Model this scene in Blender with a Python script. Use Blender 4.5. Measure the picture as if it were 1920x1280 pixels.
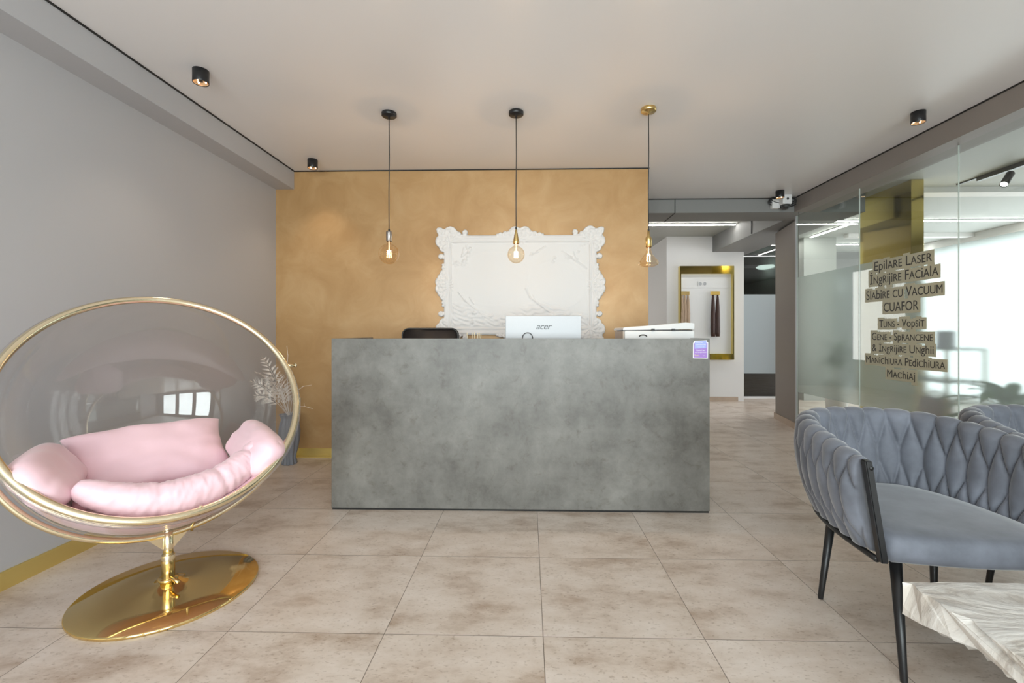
import bpy, bmesh, math, random
import numpy as np
from mathutils import Vector, Matrix, noise
R = math.radians
random.seed(7)
for o in list(bpy.data.objects): bpy.data.objects.remove(o)
S = bpy.context.scene
COL = S.collection

# ------------------------------------------------------------------ camera
YAW = .0251; CH = 1.135; F = 850.
cd = bpy.data.cameras.new('camera'); cam = bpy.data.objects.new('camera', cd); COL.objects.link(cam)
cam.location = (0, 0, CH); cam.rotation_euler = (R(90), 0, YAW)
cd.sensor_width = 36; cd.lens = F / 1920 * 36
cd.shift_x = -10 / 1920; cd.shift_y = -15 / 1920
cd.clip_start = .05
S.camera = cam
# ------------------------------------------------------------------ view, world, lights
S.view_settings.view_transform = 'Standard'; S.view_settings.look = 'None'
S.view_settings.exposure = 0.38; S.view_settings.gamma = 1
S.view_settings.use_curve_mapping = False
w = bpy.data.worlds.new('world'); S.world = w; w.use_nodes = True
w.node_tree.nodes['Background'].inputs[0].default_value = (.86, .93, 1, 1)
w.node_tree.nodes['Background'].inputs[1].default_value = 1.6

def area(name, loc, rot, sx, sy, e, col=(1, 1, 1), spread=180):
    l = bpy.data.lights.new(name, 'AREA'); l.shape = 'RECTANGLE'; l.size = sx; l.size_y = sy
    l.energy = e; l.color = col; l.spread = R(spread)
    o = bpy.data.objects.new(name, l); COL.objects.link(o); o.location = loc; o.rotation_euler = rot
    return o
FRONT = -2.6
WINX = [(-2.0, -.75), (-.55, .75), (.95, 2.45)]
for a, b in WINX:       # daylight through the shopfront panes behind the camera
    area('daylight', ((a + b) / 2, FRONT - .25, 1.35), (R(90), 0, 0), b - a, 2.2, 90, (.91, .95, 1))
area('daylight_side_room', (7.35, 6.0, 1.33), (0, R(90), 0), 2.5, 6.0, 64, (.95, .98, 1))
area('corridor_fill', (-.6, 8.9, 1.5), (0, R(-90), 0), 1.8, 1.3, 20, (1, .98, .95))  # unseen fill lamp added to brighten the white corridor walls, no window here

# ------------------------------------------------------------------ node helpers
def newmat(name):
    m = bpy.data.materials.new(name); m.use_nodes = True
    nt = m.node_tree; return m, nt, nt.nodes['Principled BSDF']
def c4(c): return (c[0], c[1], c[2], 1)
def pmat(name, col, rough=.5, metal=0, var=0, vscale=6, bump=0, bscale=40, sheen=0, coat=0, emit=None, es=0, spec=None, stretch=None):
    m, nt, b = newmat(name)
    b.inputs['Base Color'].default_value = c4(col); b.inputs['Roughness'].default_value = rough
    b.inputs['Metallic'].default_value = metal
    if spec is not None: b.inputs['Specular IOR Level'].default_value = spec
    if sheen: b.inputs['Sheen Weight'].default_value = sheen; b.inputs['Sheen Roughness'].default_value = .4
    if coat: b.inputs['Coat Weight'].default_value = coat; b.inputs['Coat Roughness'].default_value = .1
    if emit: b.inputs['Emission Color'].default_value = c4(emit); b.inputs['Emission Strength'].default_value = es
    tc = nt.nodes.new('ShaderNodeTexCoord'); mp = nt.nodes.new('ShaderNodeMapping')
    nt.links.new(tc.outputs['Object'], mp.inputs[0])
    if stretch: mp.inputs['Scale'].default_value = stretch
    if var:
        n = nt.nodes.new('ShaderNodeTexNoise'); n.inputs['Scale'].default_value = vscale; n.inputs['Detail'].default_value = 6
        n.inputs['Roughness'].default_value = .6
        nt.links.new(mp.outputs[0], n.inputs['Vector'])
        r = nt.nodes.new('ShaderNodeValToRGB'); r.color_ramp.elements[0].position = .3; r.color_ramp.elements[1].position = .7
        r.color_ramp.elements[0].color = c4([x * (1 - var) for x in col]); r.color_ramp.elements[1].color = c4([min(1, x * (1 + var)) for x in col])
        nt.links.new(n.outputs['Fac'], r.inputs[0]); nt.links.new(r.outputs[0], b.inputs['Base Color'])
    if bump:
        n = nt.nodes.new('ShaderNodeTexNoise'); n.inputs['Scale'].default_value = bscale; n.inputs['Detail'].default_value = 5
        nt.links.new(mp.outputs[0], n.inputs['Vector'])
        bp = nt.nodes.new('ShaderNodeBump'); bp.inputs['Strength'].default_value = bump; bp.inputs['Distance'].default_value = .01
        nt.links.new(n.outputs['Fac'], bp.inputs['Height']); nt.links.new(bp.outputs[0], b.inputs['Normal'])
    return m
def emat(name, col, s):
    m = bpy.data.materials.new(name); m.use_nodes = True; nt = m.node_tree; nt.nodes.clear()
    e = nt.nodes.new('ShaderNodeEmission'); e.inputs[0].default_value = c4(col); e.inputs[1].default_value = s
    o = nt.nodes.new('ShaderNodeOutputMaterial'); nt.links.new(e.outputs[0], o.inputs[0]); return m
def glassmat(name, tint=(1, 1, 1), base=.05, edge=.7, power=4., rough=.02, gcol=(1, 1, 1)):
    """clear thin sheet: straight-through transmission plus a facing-dependent reflection"""
    m = bpy.data.materials.new(name); m.use_nodes = True; nt = m.node_tree; nt.nodes.clear()
    t = nt.nodes.new('ShaderNodeBsdfTransparent'); t.inputs[0].default_value = c4(tint)
    g = nt.nodes.new('ShaderNodeBsdfGlossy'); g.inputs['Roughness'].default_value = rough; g.inputs[0].default_value = c4(gcol)
    lw = nt.nodes.new('ShaderNodeLayerWeight'); lw.inputs[0].default_value = .5
    p = nt.nodes.new('ShaderNodeMath'); p.operation = 'POWER'; p.inputs[1].default_value = power
    mr = nt.nodes.new('ShaderNodeMath'); mr.operation = 'MULTIPLY_ADD'; mr.inputs[1].default_value = edge; mr.inputs[2].default_value = base
    mx = nt.nodes.new('ShaderNodeMixShader'); o = nt.nodes.new('ShaderNodeOutputMaterial')
    nt.links.new(lw.outputs['Facing'], p.inputs[0]); nt.links.new(p.outputs[0], mr.inputs[0]); nt.links.new(mr.outputs[0], mx.inputs[0])
    nt.links.new(t.outputs[0], mx.inputs[1]); nt.links.new(g.outputs[0], mx.inputs[2]); nt.links.new(mx.outputs[0], o.inputs[0])
    return m
def frostmat(name, tint, wt=.35, rough=.45):
    m = bpy.data.materials.new(name); m.use_nodes = True; nt = m.node_tree; nt.nodes.clear()
    r = nt.nodes.new('ShaderNodeBsdfRefraction'); r.inputs['IOR'].default_value = 1.15; r.inputs['Roughness'].default_value = rough; r.inputs[0].default_value = c4(tint)
    t = nt.nodes.new('ShaderNodeBsdfTranslucent'); t.inputs[0].default_value = c4(tint)
    d = nt.nodes.new('ShaderNodeBsdfDiffuse'); d.inputs[0].default_value = c4(tint)
    m1 = nt.nodes.new('ShaderNodeMixShader'); m1.inputs[0].default_value = wt
    m2 = nt.nodes.new('ShaderNodeMixShader'); m2.inputs[0].default_value = .13
    o = nt.nodes.new('ShaderNodeOutputMaterial')
    nt.links.new(r.outputs[0], m1.inputs[1]); nt.links.new(t.outputs[0], m1.inputs[2])
    nt.links.new(m1.outputs[0], m2.inputs[1]); nt.links.new(d.outputs[0], m2.inputs[2]); nt.links.new(m2.outputs[0], o.inputs[0])
    return m

def floor_mat():
    m, nt, b = newmat('floor_tile')
    N, L = nt.nodes, nt.links
    g = N.new('ShaderNodeNewGeometry'); sp = N.new('ShaderNodeSeparateXYZ'); L.new(g.outputs['Position'], sp.inputs[0])
    def axis(out, off):
        a = N.new('ShaderNodeMath'); a.operation = 'SUBTRACT'; a.inputs[1].default_value = off; L.new(out, a.inputs[0])
        d = N.new('ShaderNodeMath'); d.operation = 'DIVIDE'; d.inputs[1].default_value = .6; L.new(a.outputs[0], d.inputs[0])
        f = N.new('ShaderNodeMath'); f.operation = 'FRACT'; L.new(d.outputs[0], f.inputs[0])
        fl = N.new('ShaderNodeMath'); fl.operation = 'FLOOR'; L.new(d.outputs[0], fl.inputs[0])
        i = N.new('ShaderNodeMath'); i.operation = 'SUBTRACT'; i.inputs[1].default_value = .5; L.new(f.outputs[0], i.inputs[0])
        ab = N.new('ShaderNodeMath'); ab.operation = 'ABSOLUTE'; L.new(i.outputs[0], ab.inputs[0])
        return ab.outputs[0], fl.outputs[0]
    ax, fx = axis(sp.outputs[0], -.5461); ay, fy = axis(sp.outputs[1], 2.2998)
    mx = N.new('ShaderNodeMath'); mx.operation = 'MAXIMUM'; L.new(ax, mx.inputs[0]); L.new(ay, mx.inputs[1])
    gt = N.new('ShaderNodeMath'); gt.operation = 'GREATER_THAN'; gt.inputs[1].default_value = .4975; L.new(mx.outputs[0], gt.inputs[0])
    cv = N.new('ShaderNodeCombineXYZ'); L.new(fx, cv.inputs[0]); L.new(fy, cv.inputs[1])
    wn = N.new('ShaderNodeTexWhiteNoise'); L.new(cv.outputs[0], wn.inputs[0])
    sc = N.new('ShaderNodeVectorMath'); sc.operation = 'SCALE'; sc.inputs['Scale'].default_value = 9; L.new(wn.outputs['Color'], sc.inputs[0])
    ad = N.new('ShaderNodeVectorMath'); L.new(sc.outputs[0], ad.inputs[0]); L.new(g.outputs['Position'], ad.inputs[1])
    mp = N.new('ShaderNodeMapping'); mp.inputs['Scale'].default_value = (1, 1.8, 1); L.new(ad.outputs[0], mp.inputs[0])
    n1 = N.new('ShaderNodeTexNoise'); n1.inputs['Scale'].default_value = 3.2; n1.inputs['Detail'].default_value = 8; n1.inputs['Roughness'].default_value = .66; L.new(mp.outputs[0], n1.inputs['Vector'])
    r1 = N.new('ShaderNodeValToRGB'); e = r1.color_ramp.elements
    e[0].position = .32; e[0].color = (.44, .335, .26, 1); e[1].position = .66; e[1].color = (.72, .635, .57, 1)
    x = r1.color_ramp.elements.new(.48); x.color = (.63, .535, .46, 1)
    L.new(n1.outputs['Fac'], r1.inputs[0])
    n2 = N.new('ShaderNodeTexNoise'); n2.inputs['Scale'].default_value = 60; n2.inputs['Detail'].default_value = 4; L.new(mp.outputs[0], n2.inputs['Vector'])
    r2 = N.new('ShaderNodeValToRGB'); r2.color_ramp.elements[0].position = .28; r2.color_ramp.elements[1].position = .42
    r2.color_ramp.elements[0].color = (.72, .68, .64, 1); r2.color_ramp.elements[1].color = (1, 1, 1, 1); L.new(n2.outputs['Fac'], r2.inputs[0])
    mu = N.new('ShaderNodeMixRGB'); mu.blend_type = 'MULTIPLY'; mu.inputs[0].default_value = 1; L.new(r1.outputs[0], mu.inputs[1]); L.new(r2.outputs[0], mu.inputs[2])
    mg = N.new('ShaderNodeMixRGB'); L.new(gt.outputs[0], mg.inputs[0]); L.new(mu.outputs[0], mg.inputs[1]); mg.inputs[2].default_value = (.2, .16, .125, 1)
    L.new(mg.outputs[0], b.inputs['Base Color'])
    b.inputs['Roughness'].default_value = .33; b.inputs['Specular IOR Level'].default_value = .45
    bp = N.new('ShaderNodeBump'); bp.inputs['Strength'].default_value = .12; bp.inputs['Distance'].default_value = .004
    L.new(n1.outputs['Fac'], bp.inputs['Height']); L.new(bp.outputs[0], b.inputs['Normal'])
    return m
def stucco_mat():
    m, nt, b = newmat('gold_stucco'); N, L = nt.nodes, nt.links
    tc = N.new('ShaderNodeTexCoord'); n0 = N.new('ShaderNodeTexNoise'); n0.inputs['Scale'].default_value = 1.6; n0.inputs['Detail'].default_value = 3
    L.new(tc.outputs['Object'], n0.inputs['Vector'])
    n1 = N.new('ShaderNodeTexNoise'); n1.inputs['Scale'].default_value = 3.3; n1.inputs['Detail'].default_value = 9; n1.inputs['Distortion'].default_value = .9; n1.inputs['Roughness'].default_value = .62
    L.new(tc.outputs['Object'], n1.inputs['Vector'])
    r = N.new('ShaderNodeValToRGB'); e = r.color_ramp.elements
    e[0].position = .3; e[0].color = (.44, .262, .11, 1); e[1].position = .7; e[1].color = (.54, .352, .175, 1)
    x = e.new(.5); x.color = (.49, .305, .138, 1)
    L.new(n1.outputs['Fac'], r.inputs[0])
    r0 = N.new('ShaderNodeValToRGB'); r0.color_ramp.elements[0].position = .35; r0.color_ramp.elements[1].position = .65
    r0.color_ramp.elements[0].color = (.88, .84, .78, 1); r0.color_ramp.elements[1].color = (1.0, 1.0, 1.0, 1); L.new(n0.outputs['Fac'], r0.inputs[0])
    mu = N.new('ShaderNodeMixRGB'); mu.blend_type = 'MULTIPLY'; mu.inputs[0].default_value = 1; L.new(r.outputs[0], mu.inputs[1]); L.new(r0.outputs[0], mu.inputs[2])
    L.new(mu.outputs[0], b.inputs['Base Color']); b.inputs['Roughness'].default_value = .42; b.inputs['Metallic'].default_value = .15
    bp = N.new('ShaderNodeBump'); bp.inputs['Strength'].default_value = .25; bp.inputs['Distance'].default_value = .006
    L.new(n1.outputs['Fac'], bp.inputs['Height']); L.new(bp.outputs[0], b.inputs['Normal'])
    return m
def concrete_mat():
    m, nt, b = newmat('concrete_laminate'); N, L = nt.nodes, nt.links
    tc = N.new('ShaderNodeTexCoord')
    n1 = N.new('ShaderNodeTexNoise'); n1.inputs['Scale'].default_value = 2.6; n1.inputs['Detail'].default_value = 10; n1.inputs['Roughness'].default_value = .7
    n2 = N.new('ShaderNodeTexNoise'); n2.inputs['Scale'].default_value = 14; n2.inputs['Detail'].default_value = 8; n2.inputs['Roughness'].default_value = .7; n2.inputs['Distortion'].default_value = .6
    L.new(tc.outputs['Object'], n1.inputs['Vector']); L.new(tc.outputs['Object'], n2.inputs['Vector'])
    r = N.new('ShaderNodeValToRGB'); e = r.color_ramp.elements
    e[0].position = .34; e[0].color = (.098, .091, .080, 1); e[1].position = .7; e[1].color = (.238, .228, .208, 1)
    L.new(n1.outputs['Fac'], r.inputs[0])
    r2 = N.new('ShaderNodeValToRGB'); r2.color_ramp.elements[0].position = .27; r2.color_ramp.elements[1].position = .46
    r2.color_ramp.elements[0].color = (.62, .56, .5, 1); r2.color_ramp.elements[1].color = (1, 1, 1, 1); L.new(n2.outputs['Fac'], r2.inputs[0])
    mu = N.new('ShaderNodeMixRGB'); mu.blend_type = 'MULTIPLY'; mu.inputs[0].default_value = .8; L.new(r.outputs[0], mu.inputs[1]); L.new(r2.outputs[0], mu.inputs[2])
    L.new(mu.outputs[0], b.inputs['Base Color']); b.inputs['Roughness'].default_value = .38
    return m
def marble_mat():
    m, nt, b = newmat('rough_marble'); N, L = nt.nodes, nt.links
    tc = N.new('ShaderNodeTexCoord'); mp = N.new('ShaderNodeMapping'); mp.inputs['Rotation'].default_value = (.3, .5, .6); mp.inputs['Scale'].default_value = (1, 2.2, 1.2)
    L.new(tc.outputs['Object'], mp.inputs[0])
    n1 = N.new('ShaderNodeTexNoise'); n1.inputs['Scale'].default_value = 2.3; n1.inputs['Detail'].default_value = 9; n1.inputs['Distortion'].default_value = 1.6; n1.inputs['Roughness'].default_value = .55
    L.new(mp.outputs[0], n1.inputs['Vector'])
    r = N.new('ShaderNodeValToRGB'); e = r.color_ramp.elements
    e[0].position = .33; e[0].color = (.40, .35, .30, 1); e[1].position = .60; e[1].color = (.76, .73, .69, 1)
    x = e.new(.42); x.color = (.66, .61, .55, 1); x = e.new(.46); x.color = (.55, .50, .45, 1); x = e.new(.49); x.color = (.70, .66, .61, 1)
    L.new(n1.outputs['Fac'], r.inputs[0]); L.new(r.outputs[0], b.inputs['Base Color']); b.inputs['Roughness'].default_value = .32
    bp = N.new('ShaderNodeBump'); bp.inputs['Strength'].default_value = .9; bp.inputs['Distance'].default_value = .022
    L.new(n1.outputs['Fac'], bp.inputs['Height']); L.new(bp.outputs[0], b.inputs['Normal'])
    return m

M = dict(
    floor=floor_mat(), stucco=stucco_mat(), concrete=concrete_mat(), marble=marble_mat(),
    grey=pmat('grey_paint', (.45, .446, .462), .55, bump=.03, bscale=90),
    taupe=pmat('taupe_paint', (.235, .205, .185), .55),
    dkgrey=pmat('grey_plaster', (.23, .23, .225), .6),
    white=pmat('white_paint', (.70, .69, .68), .6),
    ceil=pmat('satin_stretch_ceiling', (.78, .76, .765), .33, spec=.5),
    slab=pmat('room_ceiling_paint', (.42, .435, .41), .6),
    black=pmat('black_metal', (.012, .012, .013), .35),
    gap=pmat('shadow_gap_profile', (.008, .007, .006), .6),
    gold=pmat('polished_gold', (.80, .60, .27), .07, 1),
    goldsat=pmat('satin_gold_skirting', (.74, .58, .21), .38, .75),
    goldp=pmat('pale_gold_tube', (.92, .80, .56), .17, 1),
    goldm=pmat('gold_mirror_acrylic', (.78, .62, .20), .09, 1),
    brass=pmat('brushed_brass', (.72, .52, .22), .3, 1),
    nickel=pmat('brushed_nickel', (.42, .38, .35), .3, 1),
    skirt=pmat('tile_skirting', (.46, .36, .28), .4, var=.12),
    velvet=pmat('blue_grey_velvet', (.124, .132, .158), .72, var=.38, vscale=5, sheen=.5),
    pink=pmat('pink_satin', (.88, .60, .66), .42, sheen=.3, bump=.16, bscale=8),
    acrylic=glassmat('clear_acrylic', (.975, .972, .972), .035, .5, 3.5, .02),
    acedge=glassmat('acrylic_edge', (.86, .84, .84), .15, .5, 2., .05),
    glass=glassmat('partition_glass', (.945, .975, .955), .05, .7, 4., .01),
    glassedge=pmat('glass_edge', (.70, .76, .73), .2),
    frost=frostmat('frosted_film', (.84, .87, .86), .18, .22),
    led=emat('led_strip', (1, .98, .94), 28),
    amber=glassmat('amber_bulb_glass', (1, .92, .80), .07, .6, 2.5, .02, (1, .9, .75)),
    filament=emat('glowing_filament', (1, .62, .25), 42),
    warm=emat('warm_diode', (1, .72, .42), 10),
    copper=pmat('copper_reflector', (.9, .56, .32), .2, 1, emit=(1, .6, .3), es=.25),
    plastic=pmat('white_plastic', (.76, .76, .76), .4),
    silver=pmat('silver_plastic', (.44, .45, .47), .35, .1),
    leather=pmat('black_leather', (.022, .018, .018), .38, bump=.06, bscale=120),
    dark=pmat('dark_plastic', (.03, .03, .03), .4),
    wood=pmat('dark_worktop', (.16, .15, .14), .5),
    vase=pmat('grey_ceramic', (.20, .21, .24), .5),
    fern=pmat('dried_fern', (.80, .73, .66), .8),
    twig=pmat('dry_twig', (.45, .28, .13), .7),
    leafg=pmat('green_leaf', (.09, .22, .05), .5, var=.3, vscale=4),
    leafd=pmat('grey_green_leaf', (.16, .24, .15), .6),
    plaster=pmat('white_plaster_relief', (.74, .73, .725), .6),
    hairb=pmat('brown_hair', (.055, .022, .015), .45, var=.4, vscale=40, stretch=(8, 8, .3)),
    hairl=pmat('blonde_hair', (.46, .33, .23), .5, var=.25, vscale=40, stretch=(8, 8, .3)),
    sticker=pmat('olive_sticker', (.44, .41, .29), .45, 0),
    ink=pmat('black_lettering', (.018, .015, .012), .4),
    ink2=pmat('grey_lettering', (.06, .06, .065), .3),
    purple=pmat('purple_print', (.36, .20, .58), .4), blue=pmat('blue_print', (.36, .42, .82), .4),
    gilt=pmat('gold_print', (.75, .62, .3), .4), pale=pmat('white_print', (.85, .82, .88), .4),
    smoke=glassmat('smoked_door_glass', (.13, .15, .145), .08, .6, 4., .01),
    doorfilm=pmat('grey_door_film', (.33, .37, .385), .5),
    cream=pmat('cream_sticks', (.78, .68, .48), .5),
    rug=pmat('mauve_fabric', (.42, .12, .22), .8),
    asphalt=pmat('street_paving', (.3, .3, .3), .8),
)

# ------------------------------------------------------------------ mesh helpers
def link(name, me, mat=None, parent=None, smooth=False, kind=None):
    o = bpy.data.objects.new(name, me); COL.objects.link(o)
    if mat is not None: me.materials.append(mat)
    if parent is not None: o.parent = parent
    if smooth: me.polygons.foreach_set('use_smooth', [True] * len(me.polygons))
    if kind: o['kind'] = kind
    return o
def obj(name, bm, mat, parent=None, smooth=False, kind=None):
    bmesh.ops.recalc_face_normals(bm, faces=bm.faces)
    me = bpy.data.meshes.new(name); bm.to_mesh(me); bm.free()
    return link(name, me, mat, parent, smooth, kind)
def tag(o, label, cat, group=None):
    o['label'] = label; o['category'] = cat
    if group: o['group'] = group
    return o
def thing(name, label, cat, loc=(0, 0, 0), rz=0, group=None):
    o = bpy.data.objects.new(name, None); COL.objects.link(o); o.location = loc; o.rotation_euler = (0, 0, rz)
    o.empty_display_size = .1
    return tag(o, label, cat, group)
def box(bm, a, b, bev=0):
    a, b = Vector(a), Vector(b); c = (a + b) / 2; s = b - a
    r = bmesh.ops.create_cube(bm, size=1); vs = r['verts']
    for v in vs: v.co = Vector((v.co.x * s.x, v.co.y * s.y, v.co.z * s.z)) + c
    if bev:
        es = list({e for v in vs for e in v.link_edges})
        bmesh.ops.bevel(bm, geom=es, offset=bev, segments=2, profile=.6, affect='EDGES')
    return bm
def B(a, b, bev=0): return box(bmesh.new(), a, b, bev)
def poly_prism(bm, pts, z0, z1):
    n = len(pts); lo = [bm.verts.new((x, y, z0)) for x, y in pts]; hi = [bm.verts.new((x, y, z1)) for x, y in pts]
    bm.faces.new(lo[::-1]); bm.faces.new(hi)
    for i in range(n): bm.faces.new((lo[i], lo[(i + 1) % n], hi[(i + 1) % n], hi[i]))
    return bm
def tube(bm, pts, r, seg=12, closed=False, cap=True):
    pts = [Vector(p) for p in pts]; n = len(pts); rr = r if isinstance(r, (list, tuple)) else [r] * n
    rings = []; up = None
    for i, p in enumerate(pts):
        if closed: t = pts[(i + 1) % n] - pts[i - 1]
        else: t = pts[min(i + 1, n - 1)] - pts[max(i - 1, 0)]
        t.normalize()
        if up is None:
            up = Vector((0, 0, 1)) if abs(t.z) < .9 else Vector((1, 0, 0))
        up = (up - t * up.dot(t)).normalized(); s = t.cross(up)
        rings.append([bm.verts.new(p + (up * math.cos(a) + s * math.sin(a)) * rr[i]) for a in [k * 2 * math.pi / seg for k in range(seg)]])
    m = n if closed else n - 1
    for i in range(m):
        A, Bb = rings[i], rings[(i + 1) % n]
        off = 0
        if closed and i == n - 1:
            off = min(range(seg), key=lambda q: (Bb[q].co - A[0].co).length)
        for k in range(seg): bm.faces.new((A[k], A[(k + 1) % seg], Bb[(k + 1 + off) % seg], Bb[(k + off) % seg]))
    if cap and not closed: bm.faces.new(rings[0][::-1]); bm.faces.new(rings[-1])
    return bm
def lathe(bm, prof, seg=32, c=(0, 0, 0), f=None):
    rings = []
    for r, z in prof:
        if r < 1e-5: rings.append([bm.verts.new((c[0], c[1], c[2] + z))])
        else: rings.append([bm.verts.new((c[0] + r * (f(a, z) if f else 1) * math.cos(a), c[1] + r * (f(a, z) if f else 1) * math.sin(a), c[2] + z)) for a in [k * 2 * math.pi / seg for k in range(seg)]])
    for A, Q in zip(rings, rings[1:]):
        if len(A) == 1 and len(Q) == 1: continue
        for k in range(seg):
            k2 = (k + 1) % seg
            if len(A) == 1: bm.faces.new((A[0], Q[k], Q[k2]))
            elif len(Q) == 1: bm.faces.new((A[k], A[k2], Q[0]))
            else: bm.faces.new((A[k], A[k2], Q[k2], Q[k]))
    return bm
def grid_mesh(name, P, closed_u=False, closed_v=False):
    """P: array (nu,nv,3)"""
    nu, nv = P.shape[:2]; idx = np.arange(nu * nv).reshape(nu, nv); fs = []
    for i in range(nu if closed_u else nu - 1):
        i2 = (i + 1) % nu
        for j in range(nv if closed_v else nv - 1):
            j2 = (j + 1) % nv; fs.append((int(idx[i, j]), int(idx[i2, j]), int(idx[i2, j2]), int(idx[i, j2])))
    me = bpy.data.meshes.new(name); me.from_pydata(P.reshape(-1, 3).tolist(), [], fs); me.update(); return me
def struct(name, bm, mat, smooth=False):
    return obj(name, bm, mat, None, smooth, 'structure')
def text_mesh(body, size, small=None, extrude=.0005, shear=0, spacing=1., align='CENTER', bold=0):
    cu = bpy.data.curves.new('lettering', 'FONT'); cu.body = body; cu.size = size; cu.extrude = extrude; cu.shear = shear
    cu.space_character = spacing; cu.align_x = align; cu.offset = bold
    if small:
        cu.small_caps_scale = small
        for i, ch in enumerate(body):
            if ch.islower() and ch in 'aernmtuczsv': cu.body_format[i].use_small_caps = True
    o = bpy.data.objects.new('lettering', cu); COL.objects.link(o)
    bpy.context.view_layer.update()
    me = bpy.data.meshes.new_from_object(o.evaluated_get(bpy.context.evaluated_depsgraph_get()))
    bpy.data.objects.remove(o); return me
def xf(me, mat4): me.transform(mat4); return me

# ================================================================== SETTING
XL, XR, YB, ZC = -2.33, 3.05, 4.123, 2.63
ZS = 2.76
struct('floor', B((XL - .2, FRONT - .3, -.1), (7.6, 10.2, 0)), M['floor'])
struct('ground', B((-12, -16, -.25), (14, FRONT - .3, -.12)), M['asphalt'])
struct('wall_left', B((XL - .15, FRONT, 0), (XL, YB + .2, ZC + .15)), M['grey'])
struct('wall_back', B((XL, YB, 0), (1.08, YB + .16, ZC + .15)), M['stucco'])
bm = bmesh.new(); poly_prism(bm, [(XL, FRONT), (3.3, FRONT), (3.3, 5.08), (1.08, 5.08), (1.08, YB), (XL, YB)], ZC, ZC + .02)
struct('ceiling', bm, M['ceil'])
# structural slab above everything
struct('ceiling_slab', B((XL - .2, FRONT - .3, ZS), (7.6, 10.2, ZS + .12)), M['slab'])
# beams
struct('trim_1', B((XL, FRONT, 2.462), (-2.16, YB, ZC - .001)), M['grey'])
struct('trim_2', B((2.93, FRONT, 2.472), (XR + .15, 5.08, ZC - .001)), M['taupe'])
struct('trim_3', B((1.08, 5.08, 2.474), (3.7, 5.46, ZS - .001)), M['dkgrey'])
struct('trim_4', B((3.08, 5.46, 2.50), (3.75, 8.06, ZS - .001)), M['dkgrey'])
# shadow gap profiles along the stretch ceiling
g = .008
struct('trim_5', B((-2.16, FRONT, ZC - g), (-2.16 + g, YB, ZC)), M['gap'])
struct('trim_6', B((-2.16, YB - g, ZC - g), (1.08 + g, YB, ZC)), M['gap'])
struct('trim_7', B((1.08, YB, ZC - g), (1.08 + g, 5.08, ZC)), M['gap'])
struct('trim_8', B((1.08, 5.08 - g, ZC - g), (2.93, 5.08, ZC)), M['gap'])
struct('trim_9', B((2.93 - g, FRONT, ZC - g), (2.93, 5.08, ZC)), M['gap'])
# seam lines in the plasterboard beams
struct('trim_10', B((1.62, 5.074, 2.47), (1.628, 5.081, ZC - .01)), M['gap'])
struct('trim_11', B((1.62, 5.08, 2.469), (1.628, 5.46, 2.475)), M['gap'])
struct('trim_12', B((3.072, 6.33, 2.51), (3.082, 6.35, ZS)), M['gap'])
# baseboards
struct('baseboard_left', B((XL, FRONT, 0), (XL + .012, YB, .082)), M['goldsat'])
struct('baseboard_back', B((XL + .012, YB - .012, 0), (1.08, YB, .082)), M['goldsat'])
struct('baseboard_corner', B((XL + .012, YB - .03, 0), (-1.1, YB - .012, .012)), M['goldsat'])
# pillar between corridor and glass
bm = bmesh.new(); poly_prism(bm, [(3.156, 5.43), (3.31, 6.17), (3.60, 6.17), (3.185, 5.43)], 0, 2.474); struct('wall_pillar', bm, M['taupe'])
bm = bmesh.new(); poly_prism(bm, [(3.142, 5.42), (3.297, 6.185), (3.58, 6.185), (3.17, 5.42)], 0, .075); struct('baseboard_pillar', bm, M['skirt'])
# corridor
struct('wall_corridor', B((2.318, 7.68, 0), (3.545, 10.1, ZS)), M['white'])
struct('baseboard_corridor', B((2.305, 7.665, 0), (3.5, 7.68, .075)), M['skirt'])
struct('wall_far', B((XL - .2, 10.1, 0), (7.6, 10.25, ZS)), M['white'])
struct('wall_corridor_end', B((-1.2, YB + .16, 0), (-1.05, 10.1, ZS)), M['white'])
# wall bands behind the glass
struct('wall_side_room', B((4.66, 7.8, 0), (5.2, 10.1, ZS)), M['slab'])
struct('wall_side_band', B((5.2, 9.2, 0), (7.6, 9.3, ZS)), M['dkgrey'])
# right wall of the side room with a long window
def wall_with_window(name, x0, x1, ys, zs, mat):
    bm = bmesh.new()
    box(bm, (x0, ys[0], 0), (x1, ys[3], zs[0])); box(bm, (x0, ys[0], zs[1]), (x1, ys[3], ZS))
    box(bm, (x0, ys[0], zs[0]), (x1, ys[1], zs[1])); box(bm, (x0, ys[2], zs[0]), (x1, ys[3], zs[1]))
    struct(name, bm, mat)
wall_with_window('wall_right', 7.2, 7.3, (FRONT, 3.0, 9.1, 10.1), (.08, 2.6), M['white'])
# shopfront wall behind the camera
bm = bmesh.new()
xs = [XL - .15] + [v for ab in WINX for v in ab] + [7.3]
for i in range(0, len(xs), 2): box(bm, (xs[i], FRONT - .15, 0), (xs[i + 1], FRONT, ZS))
for a, b in WINX: box(bm, (a, FRONT - .15, 0), (b, FRONT, .22)); box(bm, (a, FRONT - .15, 2.45), (b, FRONT, ZS))
struct('wall_front', bm, M['grey'])
for k, (a, b) in enumerate(WINX):
    bm = bmesh.new()
    for p, q in (((a, .22), (a + .05, 2.45)), ((b - .05, .22), (b, 2.45)), ((a + .05, .22), (b - .05, .27)), ((a + .05, 2.40), (b - .05, 2.45))):
        box(bm, (p[0], FRONT - .1, p[1]), (q[0], FRONT - .04, q[1]))
    f = struct('window_%d' % (k + 1), bm, M['black'])
    obj('pane', B((a + .05, FRONT - .075, .27), (b - .05, FRONT - .067, 2.40)), M['glass'], f)

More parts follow.
